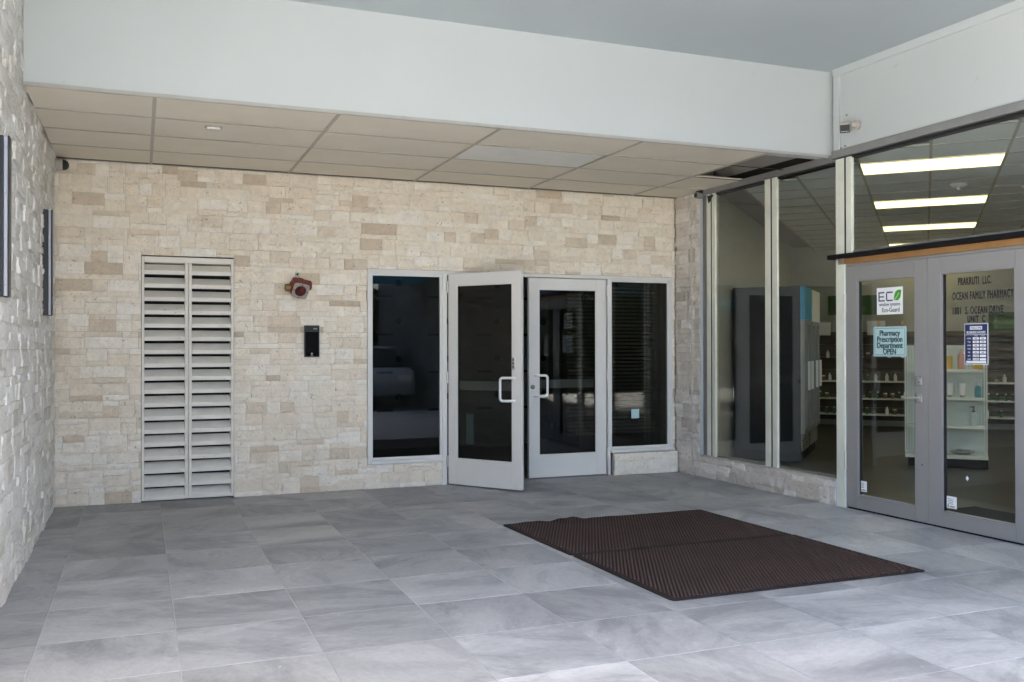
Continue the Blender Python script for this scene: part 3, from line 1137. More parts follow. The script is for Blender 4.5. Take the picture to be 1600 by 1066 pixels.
ic = thing('intercom', 'slim black intercom panel on the cream stone wall below the red alarm', 'intercom', (2.196, -0.006, 1.44))
MB().box(-0.071, 0.071, -0.032, 0, -0.150, 0.150).build('body', M['black'], ic, bevel=0.004)
MB().box(-0.062, 0.062, -0.0345, -0.0325, 0.097, 0.142).build('camera_window', mat('smoked_plastic', (0.03, 0.03, 0.033), 0.15), ic)
MB().box(0.012, 0.048, -0.0365, -0.0346, 0.112, 0.124).build('sensor', M['alum_dk'], ic)
MB().box(-0.063, 0.063, -0.0345, -0.0325, -0.142, 0.090).build('screen', mat('dark_screen', (0.006, 0.006, 0.007), 0.08), ic)
MB().lathe([(0.009, -0.0355), (0.009, -0.0346)], (-0.002, 0, -0.118), 'y', 14).build('icon', M['alum_dk'], ic)
MB().box(-0.015, 0.011, -0.0355, -0.0346, -0.140, -0.134).build('icon', M['alum_dk'], ic)


def bar_light(y, z0, z1, label):
    t = thing('bar_light', label, 'wall light', (0, y, z0), 0, 'vertical bar lights on the side wall')
    h = z1 - z0
    MB().box(-0.02, 0.034, -0.045, 0.045, 0, h).build('back_box', M['black'], t, bevel=0.003)
    MB().box(0.0345, 0.053, -0.040, 0.040, 0.004, h - 0.004).build('channel', M['silver'], t, bevel=0.002)
    MB().box(0.0535, 0.061, -0.043, 0.043, 0, h).build('front_cover', M['black'], t, bevel=0.002)
    for k in range(4):
        z = 0.06 + k * (h - 0.12) / 3
        MB().lathe([(0.004, -0.0425), (0.004, -0.0402)], (0.044, 0, z), 'y', 8).build('screw', M['alum_dk'], t)
    MB().box(0.0345, 0.0534, -0.041, 0.041, -0.004, 0.0035).build('end_cap', M['black'], t)


bar_light(-3.56, 1.645, 2.468, 'black and silver bar light on pale stone, the nearer of two')
bar_light(-1.06, 1.628, 2.432, 'black and silver bar light on pale stone, beside the cream wall')

dc = thing('dome_camera', 'white dome security camera in the ceiling corner of the pale stone wall', 'camera', (0.0, -0.085, 2.955))
MB().lathe([(0.055, 0), (0.056, 0.05), (0.052, 0.062)], (0, 0, 0), 'x', 20).build('base', M['flange'], dc, smooth=True)
MB().lathe([(0.047, 0.0625), (0.045, 0.082), (0.034, 0.100), (0.016, 0.110), (0.0, 0.112)], (0, 0, 0), 'x', 20).build('dome', M['black'], dc, smooth=True)
MB().lathe([(0.058, 0.030), (0.058, 0.034)], (0, 0, 0), 'x', 20).build('seam_ring', M['trim'], dc)

# ---------------------------------------------------------------- shop front
fr = thing('shop_front', 'weathered aluminium shop front frame with tall clear panes and a transom', 'shop front', SF, SF_ROT)


def fb(s0, s1, z0, z1, y0=-0.045, y1=0.06, name='frame_bar', mt='alum_old', bev=0.003):
    return MB().box(s0, s1, y0, y1, z0, z1).build(name, M[mt], fr, bevel=bev)


fb(0.4785, 0.570, 0.236, 2.985, -0.02, 0.06, mt='alum_dk')
fb(0.5705, 0.640, 0.236, 2.985, -0.04, -0.016)
fb(0.640, 0.662, 0.236, 2.985, -0.036, -0.016, 'gasket', 'gasket', 0)
fb(0.662, 0.722, 0.236, 2.985, -0.04, -0.016)
fb(1.522, 1.602, 0.236, 2.985, -0.04, -0.016)
fb(1.602, 1.626, 0.236, 2.985, -0.036, -0.016, 'gasket', 'gasket', 0)
fb(1.626, 1.698, 0.236, 2.985, -0.04, -0.016)
fb(2.462, 2.485, 0.236, 2.985, -0.03, 0.06, mt='alum_dk')
fb(2.4855, 2.585, 0.0, 3.0, -0.05)
fb(2.585, 2.607, 2.178, 3.0, -0.046, -0.016, 'gasket', 'gasket', 0)
fb(2.607, 2.668, 2.178, 3.0, -0.05, -0.016)
fb(0.4785, 2.4618, 2.9855, 3.045, -0.065, 0.06, 'head', 'alum_dk')
fb(2.4622, 6.2, 3.0105, 3.075, -0.075, 0.06, 'head', 'alum_dk')
fb(2.6425, 6.2, 2.992, 3.010, -0.04, 0.05, 'gasket', 'gasket', 0)
fb(0.686, 1.4815, 2.968, 2.985, -0.03, 0.05, 'gasket', 'gasket', 0)
fb(1.6625, 2.4615, 2.968, 2.985, -0.03, 0.05, 'gasket', 'gasket', 0)
fb(0.686, 1.4815, 0.236, 0.250, -0.02, 0.05, 'sill', 'alum_dk')
fb(1.6625, 2.4615, 0.236, 0.250, -0.02, 0.05, 'sill', 'alum_dk')
fb(2.6425, 6.2, 2.178, 2.196, -0.03, 0.05, 'transom_bar', 'alum_dk')
for a, b, c, d in ((0.720, 1.524, 0.248, 2.97), (1.696, 2.464, 0.248, 2.97), (2.666, 6.2, 2.194, 2.995)):
    MB().box(a, b, -0.030, -0.022, c, d).build('glass_pane', M['glass'], fr)
MB().box(2.425, 6.2, -0.095, 0.02, 2.136, 2.174).build('drip_cap', M['blackmat'], fr, bevel=0.004)
MB().box(2.51, 6.2, -0.05, 0.05, 2.086, 2.1335).build('wood_header', M['wood'], fr)
fb(2.5852, 2.5868, 0.0, 2.085, -0.035, 0.06, 'door_jamb', 'greydoor')
fb(2.5835, 4.36, 2.064, 2.0855, -0.03, 0.05, 'door_head', 'greydoor')
fb(4.337, 4.42, 0.0, 2.064, -0.035, 0.06, 'door_jamb', 'greydoor')
fb(4.42, 6.2, 0.0, 0.25, -0.035, 0.06, 'panel', 'greydoor')
fb(5.27, 5.35, 0.25, 2.085, -0.04, 0.06)
MB().box(4.42, 6.2, 0.016, 0.024, 0.25, 2.085).build('glass_pane', M['glass'], fr)
MB().box(2.58, 4.36, -0.02, 0.06, -0.001, 0.010).build('threshold', M['blackmat'], fr)
br = MB().prism([(0.60, 2.965), (0.70, 2.965), (0.622, 2.89)], 1, -0.052, -0.03).build('corner_bracket', M['black'], fr)

# upper white wall over the shop front
uw = thing('plaster_wall', 'white plaster wall above the shop front transom beside the beam', 'wall', SF, SF_ROT)
MB().box(2.46, 6.6, -0.045, 0.12, 3.0765, 3.9).build('face', M['plaster'], uw)
mb = MB().prism([(-0.046, 3.715), (-0.062, 3.722), (-0.070, 3.781), (-0.046, 3.781)], 0, 2.47, 6.6)
mb.build('cornice_strip', M['plaster'], uw)
MB().box(2.475, 2.545, -0.064, -0.046, 3.078, 3.714).build('corner_batten', M['plaster'], uw, bevel=0.003)
mb = MB()
for s_, z_ in ((2.53, 3.083), (2.60, 3.10), (2.62, 3.36), (2.55, 3.09)):
    mb.lathe([(0.007, -0.050), (0.005, -0.0445)], (s_, 0, z_), 'y', 8)
mb.build('screw_holes', M['shaded_wood'], uw)
MB().box(6.2, 9, -0.05, 0.2, 0, 4.1).build('pier', M['plaster'], uw)
MB().box(0.2, 6.6, 0.121, 0.4, 3.1, 4.1).build('lintel', M['dark'], uw)  # coloured near black to stand for the unlit plenum

# bullet camera on the white wall
bc = thing('bullet_camera', 'white bullet security camera with black face on the upper plaster wall', 'camera', tuple(sf_world(2.70, -0.05, 3.225)), SF_ROT)
Tb = Matrix.Rotation(R(42), 4, 'Z') @ Matrix.Rotation(R(8), 4, 'X')


def tbox(x0, x1, y0, y1, z0, z1, name, mt, bev=0.0):
    mb = MB().box(x0, x1, y0, y1, z0, z1, Matrix.Translation((0, -0.085, 0)) @ Tb)
    return mb.build(name, mt, bc, bevel=bev)


MB().lathe([(0.042, 0.004), (0.042, -0.018), (0.02, -0.022), (0.02, -0.075)], (0.045, 0.0, 0.022), 'y', 16).build('mount', M['flange'], bc, smooth=True)
tbox(-0.040, 0.040, -0.075, 0.07, -0.035, 0.04, 'body', M['flange'], 0.012)
tbox(-0.039, 0.039, -0.081, -0.0755, -0.048, 0.020, 'face', M['gasket'], 0.003)
tbox(-0.044, 0.044, -0.10, 0.06, 0.0405, 0.046, 'sun_hood', M['flange'])
for k in range(5):
    tbox(-0.026 + k * 0.012, -0.021 + k * 0.012, -0.083, -0.0812, -0.038, -0.033, 'infrared_lamp', M['whitepl'])
# dark bullet camera in the corner of the soffit
b2 = thing('bullet_camera', 'small dark bullet camera under the soffit at the top of the stone pier', 'camera', tuple(sf_world(0.50, -0.075, 2.985)), SF_ROT)
MB().lathe([(0.030, -0.05), (0.034, -0.045), (0.034, 0.03)], (0, 0, 0), 'y', 16).build('body', M['alum_dk'], b2, smooth=True)
MB().lathe([(0.024, -0.056), (0.024, -0.0505)], (0, 0, 0), 'y', 16).build('lens', M['black'], b2, smooth=True)
MB().box(-0.045, 0.045, -0.02, 0.045, 0.02, 0.06).build('bracket', M['black'], b2, bevel=0.004)

# shop doors
DW = 0.862
g1 = thing('shop_door', 'grey shop door with the aqua card sign, lever handle and logo sticker', 'door', tuple(sf_world(2.588, -0.03, 0)), SF_ROT)
door_leaf(g1, DW, 2.062, 0.122, 0.122, 0.108, M['greydoor'], M['glass'], t=0.05, z0=0.014)
g2 = thing('shop_door', 'grey shop door with black lettering and a navy hours sign', 'door', tuple(sf_world(2.585 + DW + 0.006, -0.03, 0)), SF_ROT)
door_leaf(g2, 0.88, 2.062, 0.122, 0.122, 0.108, M['greydoor'], M['glass'], t=0.05, z0=0.014)
for z in (0.33, 1.10, 1.67):
    MB().lathe([(0.012, 0), (0.012, 0.16)], (-0.008, -0.010, z), seg=10).build('hinge', M['steel'], g1, smooth=True)
MB().box(0.764, 0.812, -0.012, -0.0005, 1.08, 1.145).build('deadbolt', M['steel'], g1, bevel=0.004)
MB().lathe([(0.015, -0.03), (0.017, -0.0125)], (0.788, 0, 1.112), 'y', 14).build('key_cylinder', M['steel'], g1, smooth=True)
lvp = MB().box(0.764, 0.812, -0.012, -0.0005, 0.942, 1.012).build('lever_plate', M['steel'], g1, bevel=0.004)
MB().tube([(0.788, -0.01, 0.98), (0.788, -0.055, 0.98), (0.76, -0.062, 0.98), (0.66, -0.058, 0.982)], 0.010, 10).build('lever', M['steel'], lvp, smooth=True)
MB().lathe([(0.006, -0.002), (0.006, -0.0004)], (0.805, 0, 0.46), 'y', 8).build('screw_hole', M['dark'], g1)


# prints on the door glass (glass outer face at local y = 0.022)
def card(name, label, cat, s0, s1, z0, z1, mt, root_s=0.0, dy=-0.0125):
    t = thing(name, label, cat, tuple(sf_world((s0 + s1) / 2, -0.03 + 0.022 + dy, (z0 + z1) / 2)), SF_ROT)
    MB().box(-(s1 - s0) / 2, (s1 - s0) / 2, 0.0, 0.002, -(z1 - z0) / 2, (z1 - z0) / 2).build('card', mt, t)
    return t


ec = card('logo_sticker', 'square white sticker with green leaf logo on the shop door glass', 'sticker', 2.914, 3.188, 1.642, 1.862, M['paper'], dy=-0.003)


def stroke(root, x0, x1, z0, z1, mt, name='print', y0=-0.0012):
    return MB().box(x0, x1, y0, -0.0004, z0, z1).build(name, mt, root)


nk = M['navy']
for q in ((-0.118, -0.106, -0.002, 0.075), (-0.1055, -0.055, 0.064, 0.075), (-0.1055, -0.060, 0.031, 0.041), (-0.1055, -0.050, -0.002, 0.008),
          (-0.036, -0.025, 0.006, 0.066), (-0.030, 0.034, 0.064, 0.075), (-0.030, 0.034, -0.002, 0.008)):
    stroke(ec, *q, nk, 'letter_stroke')
lf = MB()
pts = []
for k in range(13):
    a = k / 12
    pts.append((0.045 + 0.078 * a - 0.018 * math.sin(math.pi * a), 0.004 + 0.080 * a + 0.030 * math.sin(math.pi * a)))
for k in range(1, 12):
    a = 1 - k / 12
    pts.append((0.045 + 0.078 * a + 0.020 * math.sin(math.pi * a), 0.004 + 0.080 * a - 0.032 * math.sin(math.pi * a)))
lf.prism(pts, 1, -0.0012, -0.0004)
lfo = lf.build('leaf_mark', M['green'], ec)
MB().box(0.0, 0.078, -0.0018, -0.0013, -0.002, 0.002, Matrix.Translation((0.05, 0, 0.0)) @ Matrix.Rotation(R(-50), 4, 'Y')).build('leaf_vein', M['paper'], lfo)
text_mb('window systems', 0.040, nk, 'lettering', ec, 0.0, -0.0008, -0.040, 0.84, bold=0.0006)
text_mb('Eco-Guard', 0.050, M['dkgreen'], 'lettering', ec, 0.012, -0.0008, -0.090, 0.86, bold=0.001)

ps = card('hanging_sign', 'pale aqua card sign hung from two hooks on the shop door', 'sign', 2.886, 3.232, 1.300, 1.542, M['aqua'], dy=-0.012)
for q in ((-0.158, 0.158, 0.106, 0.109), (-0.158, 0.158, -0.109, -0.106), (-0.160, -0.157, -0.104, 0.104), (0.157, 0.160, -0.104, 0.104)):
    stroke(ps, *q, M['teal'], 'border_line')
for i, tx in enumerate(('Pharmacy', 'Prescription', 'Department', 'OPEN')):
    text_mb(tx, 0.064 if i < 3 else 0.062, M['teal'], 'lettering', ps, 0.0, -0.0009, 0.048 - i * 0.050, 0.86, bold=0.0026)
for s_ in (-0.125, 0.125):
    MB().lathe([(0.018, 0.010), (0.020, 0.006), (0.008, 0.0), (0.008, -0.006)], (s_, 0, 0.145), 'y', 12).build('suction_hook', M['brass'], ps, smooth=True)
    MB().box(s_ - 0.002, s_ + 0.002, -0.003, 0.0, 0.115, 0.145).build('string', M['trim'], ps)

hs = card('hours_sign', 'navy and white opening hours card below the black lettering', 'sign', 3.773, 3.975, 1.249, 1.549, M['paper'], dy=-0.003)
stroke(hs, -0.096, 0.096, -0.145, 0.145, M['navy'], 'panel', -0.0010)


def st2(x0, x1, z0, z1, mt, nm='print'):
    return MB().box(x0, x1, -0.0018, -0.0012, z0, z1).build(nm, mt, hs)


st2(-0.052, 0.052, 0.105, 0.130, M['paper'], 'ribbon')
text_mb('WELCOME', 0.021, M['navy'], 'lettering', hs, 0, -0.0022, 0.110, 0.95, bold=0.0004)
text_mb('BUSINESS HOURS', 0.026, M['paper'], 'lettering', hs, 0, -0.0018, 0.076, 0.80, bold=0.0005)
st2(-0.092, 0.092, 0.066, 0.069, M['paper'], 'rule')
text_mb('OPEN', 0.011, M['paper'], 'lettering', hs, 0.0, -0.0018, 0.0555, 1.0)
text_mb('CLOSE', 0.011, M['paper'], 'lettering', hs, 0.058, -0.0018, 0.0555, 1.0)
days = (('MON', '9:00', '6:00'), ('TUE', '9:00', '6:00'), ('WED', '9:00', '6:00'), ('THU', '9:00', '6:00'), ('FRI', '9:00', '6:00'), ('SAT', 'CLOSED', ''), ('SUN', 'CLOSED', ''))
for i, (d_, o_, c_) in enumerate(days):
    z = 0.032 - i * 0.0255
    text_mb(d_, 0.0155, M['paper'], 'lettering', hs, -0.060, -0.0018, z + 0.003, 0.95, bold=0.0003)
    st2(-0.028, 0.024, z, z + 0.017, M['paper'], 'box')
    st2(0.032, 0.084, z, z + 0.017, M['paper'], 'box')
    text_mb(o_, 0.0135, M['navy'], 'lettering', hs, -0.002, -0.0022, z + 0.0035, 0.9, bold=0.0003)
    if c_:
        text_mb(c_, 0.0135, M['navy'], 'lettering', hs, 0.058, -0.0022, z + 0.0035, 0.9, bold=0.0003)
st2(-0.085, 0.085, -0.140, -0.125, M['paper'], 'box')
o2 = 2.585 + DW + 0.006
YG = 0.0212


def lettering(txt, s0, s1, z, size):
    o = text_mb(txt, size, M['ink'], 'lettering', g2, 0, YG, z, 1.0, 'LEFT', bold=0.0048, space=1.18)
    xs = [v.co.x for v in o.data.vertices]
    k = (s1 - s0) / (max(xs) - min(xs))
    x_ = min(xs)
    for v in o.data.vertices:
        v.co.x = s0 - o2 + (v.co.x - x_) * k
    return o


lettering('PRAKRUTI  LLC.', 3.716, 4.004, 1.838, 0.078)
lettering('OCEAN FAMILY PHARMACY', 3.664, 4.182, 1.730, 0.080)
lettering('1801  S. OCEAN DRIVE', 3.666, 4.100, 1.622, 0.076)
lettering('UNIT  C', 3.797, 3.950, 1.560, 0.066)
for s_, z_, r_, ttl in ((2.748, 0.205, g1, 'small printed label low on the glass of the signed door'), (3.650, 0.205, g2, 'small printed label low on the glass of the lettered door')):
    k_ = thing('label_sticker', ttl, 'sticker', tuple(sf_world(s_, -0.03 + 0.0205, z_)), SF_ROT)
    MB().box(-0.045, 0.045, 0, 0.001, -0.045, 0.045).build('paper', M['paper'], k_)
    for i in range(4):
        MB().box(-0.036, 0.010 + 0.006 * (i % 2), -0.0006, -0.0001, 0.022 - i * 0.012, 0.027 - i * 0.012).build('print', M['b_grey'], k_)
    MB().box(-0.038, -0.026, -0.0006, -0.0001, -0.038, -0.018).build('print', M['b_green'], k_)
    MB().box(-0.018, 0.030, -0.0006, -0.0001, -0.036, -0.026).build('print', M['b_grey'], k_)
dm = MB().prism([(-0.014, 0), (0, 0.020), (0.014, 0), (0, -0.020)], 1, 0, 0.001).build('price_sticker', M['paper'], None, loc=tuple(sf_world(3.79, -0.03 + 0.0205, 0.405)))
dm.rotation_euler = (0, 0, SF_ROT)
tag(dm, 'tiny white diamond sticker low on the lettered shop door', 'sticker')

# ---------------------------------------------------------------- rubber mats


def mat_piece(label, x0, x1, y0, y1, skew, seed, wavy):
    """ribbed mat, corners given in world; ribs run front to back"""
    t = thing('rubber_mat', label, 'mat', ((x0 + x1) / 2, (y0 + y1) / 2, 0.0015), 0)
    hw_, hd = (x1 - x0) / 2, (y1 - y0) / 2
    sh = Matrix(((1, -skew, 0, 0), (0, 1, 0, 0), (0, 0, 1, 0), (0, 0, 0, 1)))

    def wave(x, y):
        if not wavy or y < 0:
            return 0.0, 0.0
        k = max(0, (y / hd - 0.72) / 0.28)
        env = math.exp(-((x + 0.40) / 0.30) ** 2)
        return k * env * 0.011 * (0.9 + math.sin(x * 17 + 1) + 0.5 * math.sin(x * 41)), k * env * 0.014 * (math.sin(x * 19) + 0.5 * math.sin(x * 37) + 0.4)
    # base sheet with bevelled rim and rounded corners
    mb = MB()
    nx = 60
    rc = 0.035
    rows = [(-hd, 0.001), (-hd + 0.004, 0.007), (-hd + 0.03, 0.008), (-hd + 0.034, 0.0055), (0, 0.0055), (hd * 0.72, 0.0055), (hd - 0.034, 0.0055), (hd - 0.03, 0.008), (hd - 0.004, 0.007), (hd, 0.001)]
    xs = [-hw_, -hw_ + 0.004, -hw_ + 0.03, -hw_ + 0.034] + [-hw_ + 0.034 + (2 * hw_ - 0.068) * k / nx for k in range(1, nx)] + [hw_ - 0.034, hw_ - 0.03, hw_ - 0.004, hw_]
    for y, z in rows:
        for x in xs:
            zz = z
            ex = hw_ - abs(x)
            if ex < 0.001:
                zz = min(zz, 0.001)
            elif ex < 0.005:
                zz = min(zz, 0.007)
            elif ex < 0.031 and zz < 0.008 and abs(y) < hd - 0.01:
                zz = 0.008
            xx, yy = x, y
            ax, ay = hw_ - abs(x), hd - abs(y)
            if ax < rc and ay < rc:
                dx, dy = rc - ax, rc - ay
                dd = math.hypot(dx, dy)
                if dd > rc:
                    xx = math.copysign(hw_ - rc + dx * rc / dd, x)
                    yy = math.copysign(hd - rc + dy * rc / dd, y)
            wz, wy = wave(x, y)
            mb.v.append(tuple(sh @ Vector((xx, yy + wy, zz + wz))))
    W = len(xs)
    for j in range(len(rows) - 1):
        for i in range(W - 1):
            a = j * W + i
            mb.f.append((a, a + 1, a + W + 1, a + W))
    mb.build('sheet', M['rubber'], t)
    rb = MB()
    kx = math.tan(R(28.0))               # ribs run slantwise over the sheet
    pitch = 0.0250
    ax, ay = hw_ - 0.037, hd - 0.037
    x = -ax - kx * ay
    while x < ax + kx * ay:
        # clip the line X = x + kx * Y to the field
        y_lo, y_hi = max(-ay, (-ax - x) / kx), min(ay, (ax - 0.013 - x) / kx)
        if y_hi - y_lo > 0.02:
            ys = [y_lo + (y_hi - y_lo) * q / 6 for q in range(7)]
            base = len(rb.v)
            for y in ys:
                xx = x + kx * y
                wz, wy = wave(xx, y)
                for dx, z in ((0.000, 0.005), (0.003, 0.013), (0.010, 0.013), (0.013, 0.005)):
                    rb.v.append(tuple(sh @ Vector((xx + dx, y + wy, z + wz))))
            for jj in range(len(ys) - 1):
                for q in range(3):
                    a = base + jj * 4 + q
                    rb.f.append((a, a + 1, a + 5, a + 4))
            rb.f.append((base, base + 1, base + 2, base + 3))
            rb.f.append(tuple(base + (len(ys) - 1) * 4 + q for q in range(4)))
        x += pitch
    o = rb.build('ribs', M['rib'], t)
    o['kind'] = 'stuff'
    return t


mat_piece('brown ribbed rubber mat with a curled far edge, nearer the glass doors', 3.305, 5.105, -3.375, -2.214, 0.035, 1, True)
mat_piece('brown ribbed rubber mat lying nearest the camera', 3.348, 5.152, -4.585, -3.372, 0.025, 2, False)

mb = MB()
gg = random.Random(12)
for k in range(70):
    x, y, r_ = gg.uniform(0.3, 6.1), gg.uniform(-6.5, -0.4), gg.uniform(0.002, 0.007)
    pts = [(x + r_ * gg.uniform(0.5, 1.3) * math.cos(a * 1.2566), y + r_ * gg.uniform(0.5, 1.3) * math.sin(a * 1.2566)) for a in range(5)]
    mb.prism(pts, 2, 0.0006, 0.003)
tag(mb.build('grit', M['flange'], kind='stuff'), 'pale specks of grit scattered over the grey floor tiles', 'grit')

# ---------------------------------------------------------------- shop interior
cs = [shop_world(-1.5, 1.52), shop_world(-1.5, 8.9), shop_world(6, 8.9), shop_world(6, -1.0), sf_world(7.0, 0.12, 0), sf_world(0.41, 0.12, 0)]
poly = [(p.x, p.y) for p in cs]
MB().prism(poly, 2, -0.2, -0.004).build('shop_floor', M['shopfloor'], kind='structure')
sc = MB().prism(poly, 2, 3.16, 3.3).build('shop_ceiling', M['concrete'], kind='structure')
sw = thing('shop_wall', 'dim olive grey walls lining the shop behind the glass', 'wall', SHOP, SHOP_ROT)
MB().box(-1.62, -1.5, 1.45, 9.0, -0.25, 3.35).build('side_wall', M['shopwall'], sw)
MB().box(-1.5, 6.1, 8.9, 9.0, -0.25, 3.35).build('end_wall', M['shopwall'], sw)
MB().box(6.0, 6.1, -1.2, 8.9, -0.25, 3.35).build('side_wall', M['shopwall'], sw)
p1_, p2_ = sf_world(7.0, 0.12, 0), shop_world(6, -1.0)
q_ = thing('shop_wall', 'plain grey shop wall far behind the lettered door', 'wall', tuple(p1_), math.atan2((p2_ - p1_).y, (p2_ - p1_).x))
MB().box(0, (p2_ - p1_).length, -0.1, 0, -0.25, 3.35).build('panel', M['shopwall'], q_)
# ceiling tiles, local grid
PU, PV, U0, V0, ZC = 0.615, 0.63, 0.125, 0.78, 3.09
stile_me = ceil_tile(PU, PV, M['shoptile'])


def in_shop(u, v):
    if not (-1.5 < u < 6 and v < 8.9):
        return False
    p = shop_world(u, v)
    lim = 6.258 - 0.032 * p.y + 0.10
    return p.x > lim and p.y > -6.9


lights = [(0, 0), (0, 4), (0, 8), (0, 12), (4, -4), (4, 0), (4, 4), (4, 8)]  # last four panels are added out of view to brighten the shop
lit = set()
for a, b in lights:
    lit |= {(a, b), (a + 1, b)}
gb_u = MB().box(-0.012, 0.012, -PV / 2, PV / 2, -0.003, 0.002).mesh('grid_bar', M['tbar'])
gb_v = MB().box(-PU / 2 + 0.0125, PU / 2 - 0.0125, -0.012, 0.012, -0.0025, 0.002).mesh('grid_bar', M['tbar'])
for a in range(-3, 8):
    for b in range(-8, 13):
        u, v = U0 + (a + 0.5) * PU, V0 + (b + 0.5) * PV
        if in_shop(u, v) and in_shop(u, v - PV * 0.5) and in_shop(u - PU * 0.5, v):
            wp = shop_world(u, v, 0)
            if (a, b) not in lit:
                o = inst('ceiling_tile', stile_me, sc, (wp.x, wp.y, ZC + 0.004), SHOP_ROT)
            wq = shop_world(u - PU / 2, v, 0)
            if not ((a, b) in lit and (a - 1, b) in lit):
                inst('grid_bar', gb_u, sc, (wq.x, wq.y, ZC), SHOP_ROT)
            wq = shop_world(u, v - PV / 2, 0)
            inst('grid_bar', gb_v, sc, (wq.x, wq.y, ZC), SHOP_ROT)
words = ('nearest the transom glass', 'second from the transom glass', 'third from the transom glass', 'farthest from the transom glass',
         'added out of view as fill, first', 'added out of view as fill, second', 'added out of view as fill, third', 'added out of view as fill, fourth')
for k, (a, b) in enumerate(lights):
    wp = shop_world(U0 + (a + 1) * PU, V0 + (b + 0.5) * PV, ZC)
    t = thing('ceiling_light', 'lit cream ceiling panel in the shop, ' + words[k], 'ceiling light', tuple(wp), SHOP_ROT, 'lit ceiling panels in the shop')
    MB().box(-PU + 0.012, PU - 0.012, -PV / 2 + 0.012, PV / 2 - 0.012, 0.003, 0.009).build('diffuser', M['lamp'] if k < 4 else M['lamp_fill'], t)
    MB().box(-PU + 0.004, PU - 0.004, -PV / 2 + 0.004, PV / 2 - 0.004, 0.0095, 0.06).build('housing', M['trim'], t)
for (u, v, lb) in ((1.02, 2.35, 'white smoke detector on the shop ceiling between two lit panels'), (1.72, 2.75, 'white smoke detector on the shop ceiling at the frame edge')):
    t = thing('smoke_detector', lb, 'detector', tuple(shop_world(u, v, ZC)), SHOP_ROT)
    MB().lathe([(0.085, 0.0), (0.085, -0.012), (0.06, -0.035), (0.03, -0.04)], seg=18).build('base', M['whitepl'], t, smooth=True)
    MB().lathe([(0.022, -0.041), (0.018, -0.062)], seg=12).build('sensor', M['whitepl'], t, smooth=True)


# bottles
def bottle_mesh(kind, h, r, m_body, m_cap):
    if kind == 'jar':
        b = MB().lathe([(r * 0.95, 0), (r, 0.01), (r, h * 0.72), (r * 0.9, h * 0.78)], seg=14)
        c = MB().lathe([(r * 1.02, h * 0.781), (r * 1.02, h)], seg=14)
    elif kind == 'tube':
        b = MB()
        n = 14
        for i, (q, z) in enumerate(((1.0, h * 0.16), (1.0, h * 0.4), (0.6, h))):
            for k in range(n):
                a = 2 * math.pi * k / n
                ry = r * (1 - 0.85 * i / 2)
                b.v.append((r * (1 + 0.12 * i) * math.cos(a), ry * math.sin(a), z))
        for i in range(2):
            for k in range(n):
                b.f.append((i * n + k, i * n + (k + 1) % n, (i + 1) * n + (k + 1) % n, (i + 1) * n + k))
        b.f += [tuple(range(n)), tuple(range(2 * n, 3 * n))]
        c = MB().lathe([(r * 0.85, 0), (r * 0.85, h * 0.155)], seg=14)
    elif kind == 'pump':
        b = MB().lathe([(r * 0.95, 0), (r, 0.01), (r, h * 0.58), (r * 0.5, h * 0.68), (r * 0.4, h * 0.70)], seg=14)
        c = MB().lathe([(r * 0.5, h * 0.701), (r * 0.5, h * 0.77), (r * 0.15, h * 0.78), (r * 0.15, h * 0.92), (r * 0.4, h * 0.93), (r * 0.4, h)], seg=12)
        c.box(-r * 1.1, 0, -r * 0.18, r * 0.18, h * 0.93, h * 0.99)
    else:
        b = MB().lathe([(r * 0.95, 0), (r, 0.008), (r, h * 0.68), (r * 0.45, h * 0.80), (r * 0.42, h * 0.83)], seg=14)
        c = MB().lathe([(r * 0.5, h * 0.831), (r * 0.48, h)], seg=12)
    bm, cm = b.mesh('body', M[m_body]), c.mesh('cap', M[m_cap])
    for x in (bm, cm):
        x.polygons.foreach_set('use_smooth', [True] * len(x.polygons))
        x.set_sharp_from_angle(angle=R(40))
    return bm, cm


def bottle(name, label, cat, meshes, u, v, z, group=None):
    t = thing(name, label, cat, tuple(shop_world(u, v, z)), SHOP_ROT, group)
    inst('body', meshes[0], t, (0, 0, 0))
    inst('cap', meshes[1], t, (0, 0, 0))
    return t


# gondola
GU, GV = 0.90, 3.2
go = thing('display_shelf', 'pale pegboard display shelf standing on the shop floor behind the doors', 'shelf', tuple(shop_world(GU, GV, 0)), SHOP_ROT)
MB().box(-0.405, 0.405, 0.30, 0.325, 0.12, 1.375).build('pegboard', M['peg'], go)
for s in (-1, 1):
    MB().box(s * 0.42 - 0.018, s * 0.42 + 0.018, 0.27, 0.335, 0.12, 1.39).build('upright', M['shelf'], go)
    mb = MB()
    for k in range(46):
        mb.box(s * 0.42 - 0.004, s * 0.42 + 0.004, 0.2685, 0.2698, 0.16 + k * 0.026, 0.175 + k * 0.026)
    mb.build('slots', M['dark'], go, kind='stuff')
MB().box(-0.402, 0.402, 0.28, 0.335, 1.376, 1.392).build('top_cap', M['shelf'], go)
MB().box(-0.40, 0.43, 0.02, 0.30, 0.0, 0.100).build('kick_plate', M['blackmat'], go)
MB().box(-0.43, 0.43, 0.0, 0.298, 0.101, 0.14).build('base_deck', M['shelf'], go, bevel=0.003)
for z in (0.46, 0.785, 1.105):
    s = MB().box(-0.40, 0.40, 0.05, 0.298, z, z + 0.012).build('shelf_board', M['shelf'], go)
    MB().box(-0.40, 0.40, 0.044, 0.0495, z - 0.016, z + 0.014).build('price_rail', M['shelf'], s)


def on_gondola(z, u, name, label, cat, kind, h, r, mb_, mc_):
    bottle(name, label, cat, bottle_mesh(kind, h, r, mb_, mc_), GU + u, GV + 0.14, z)


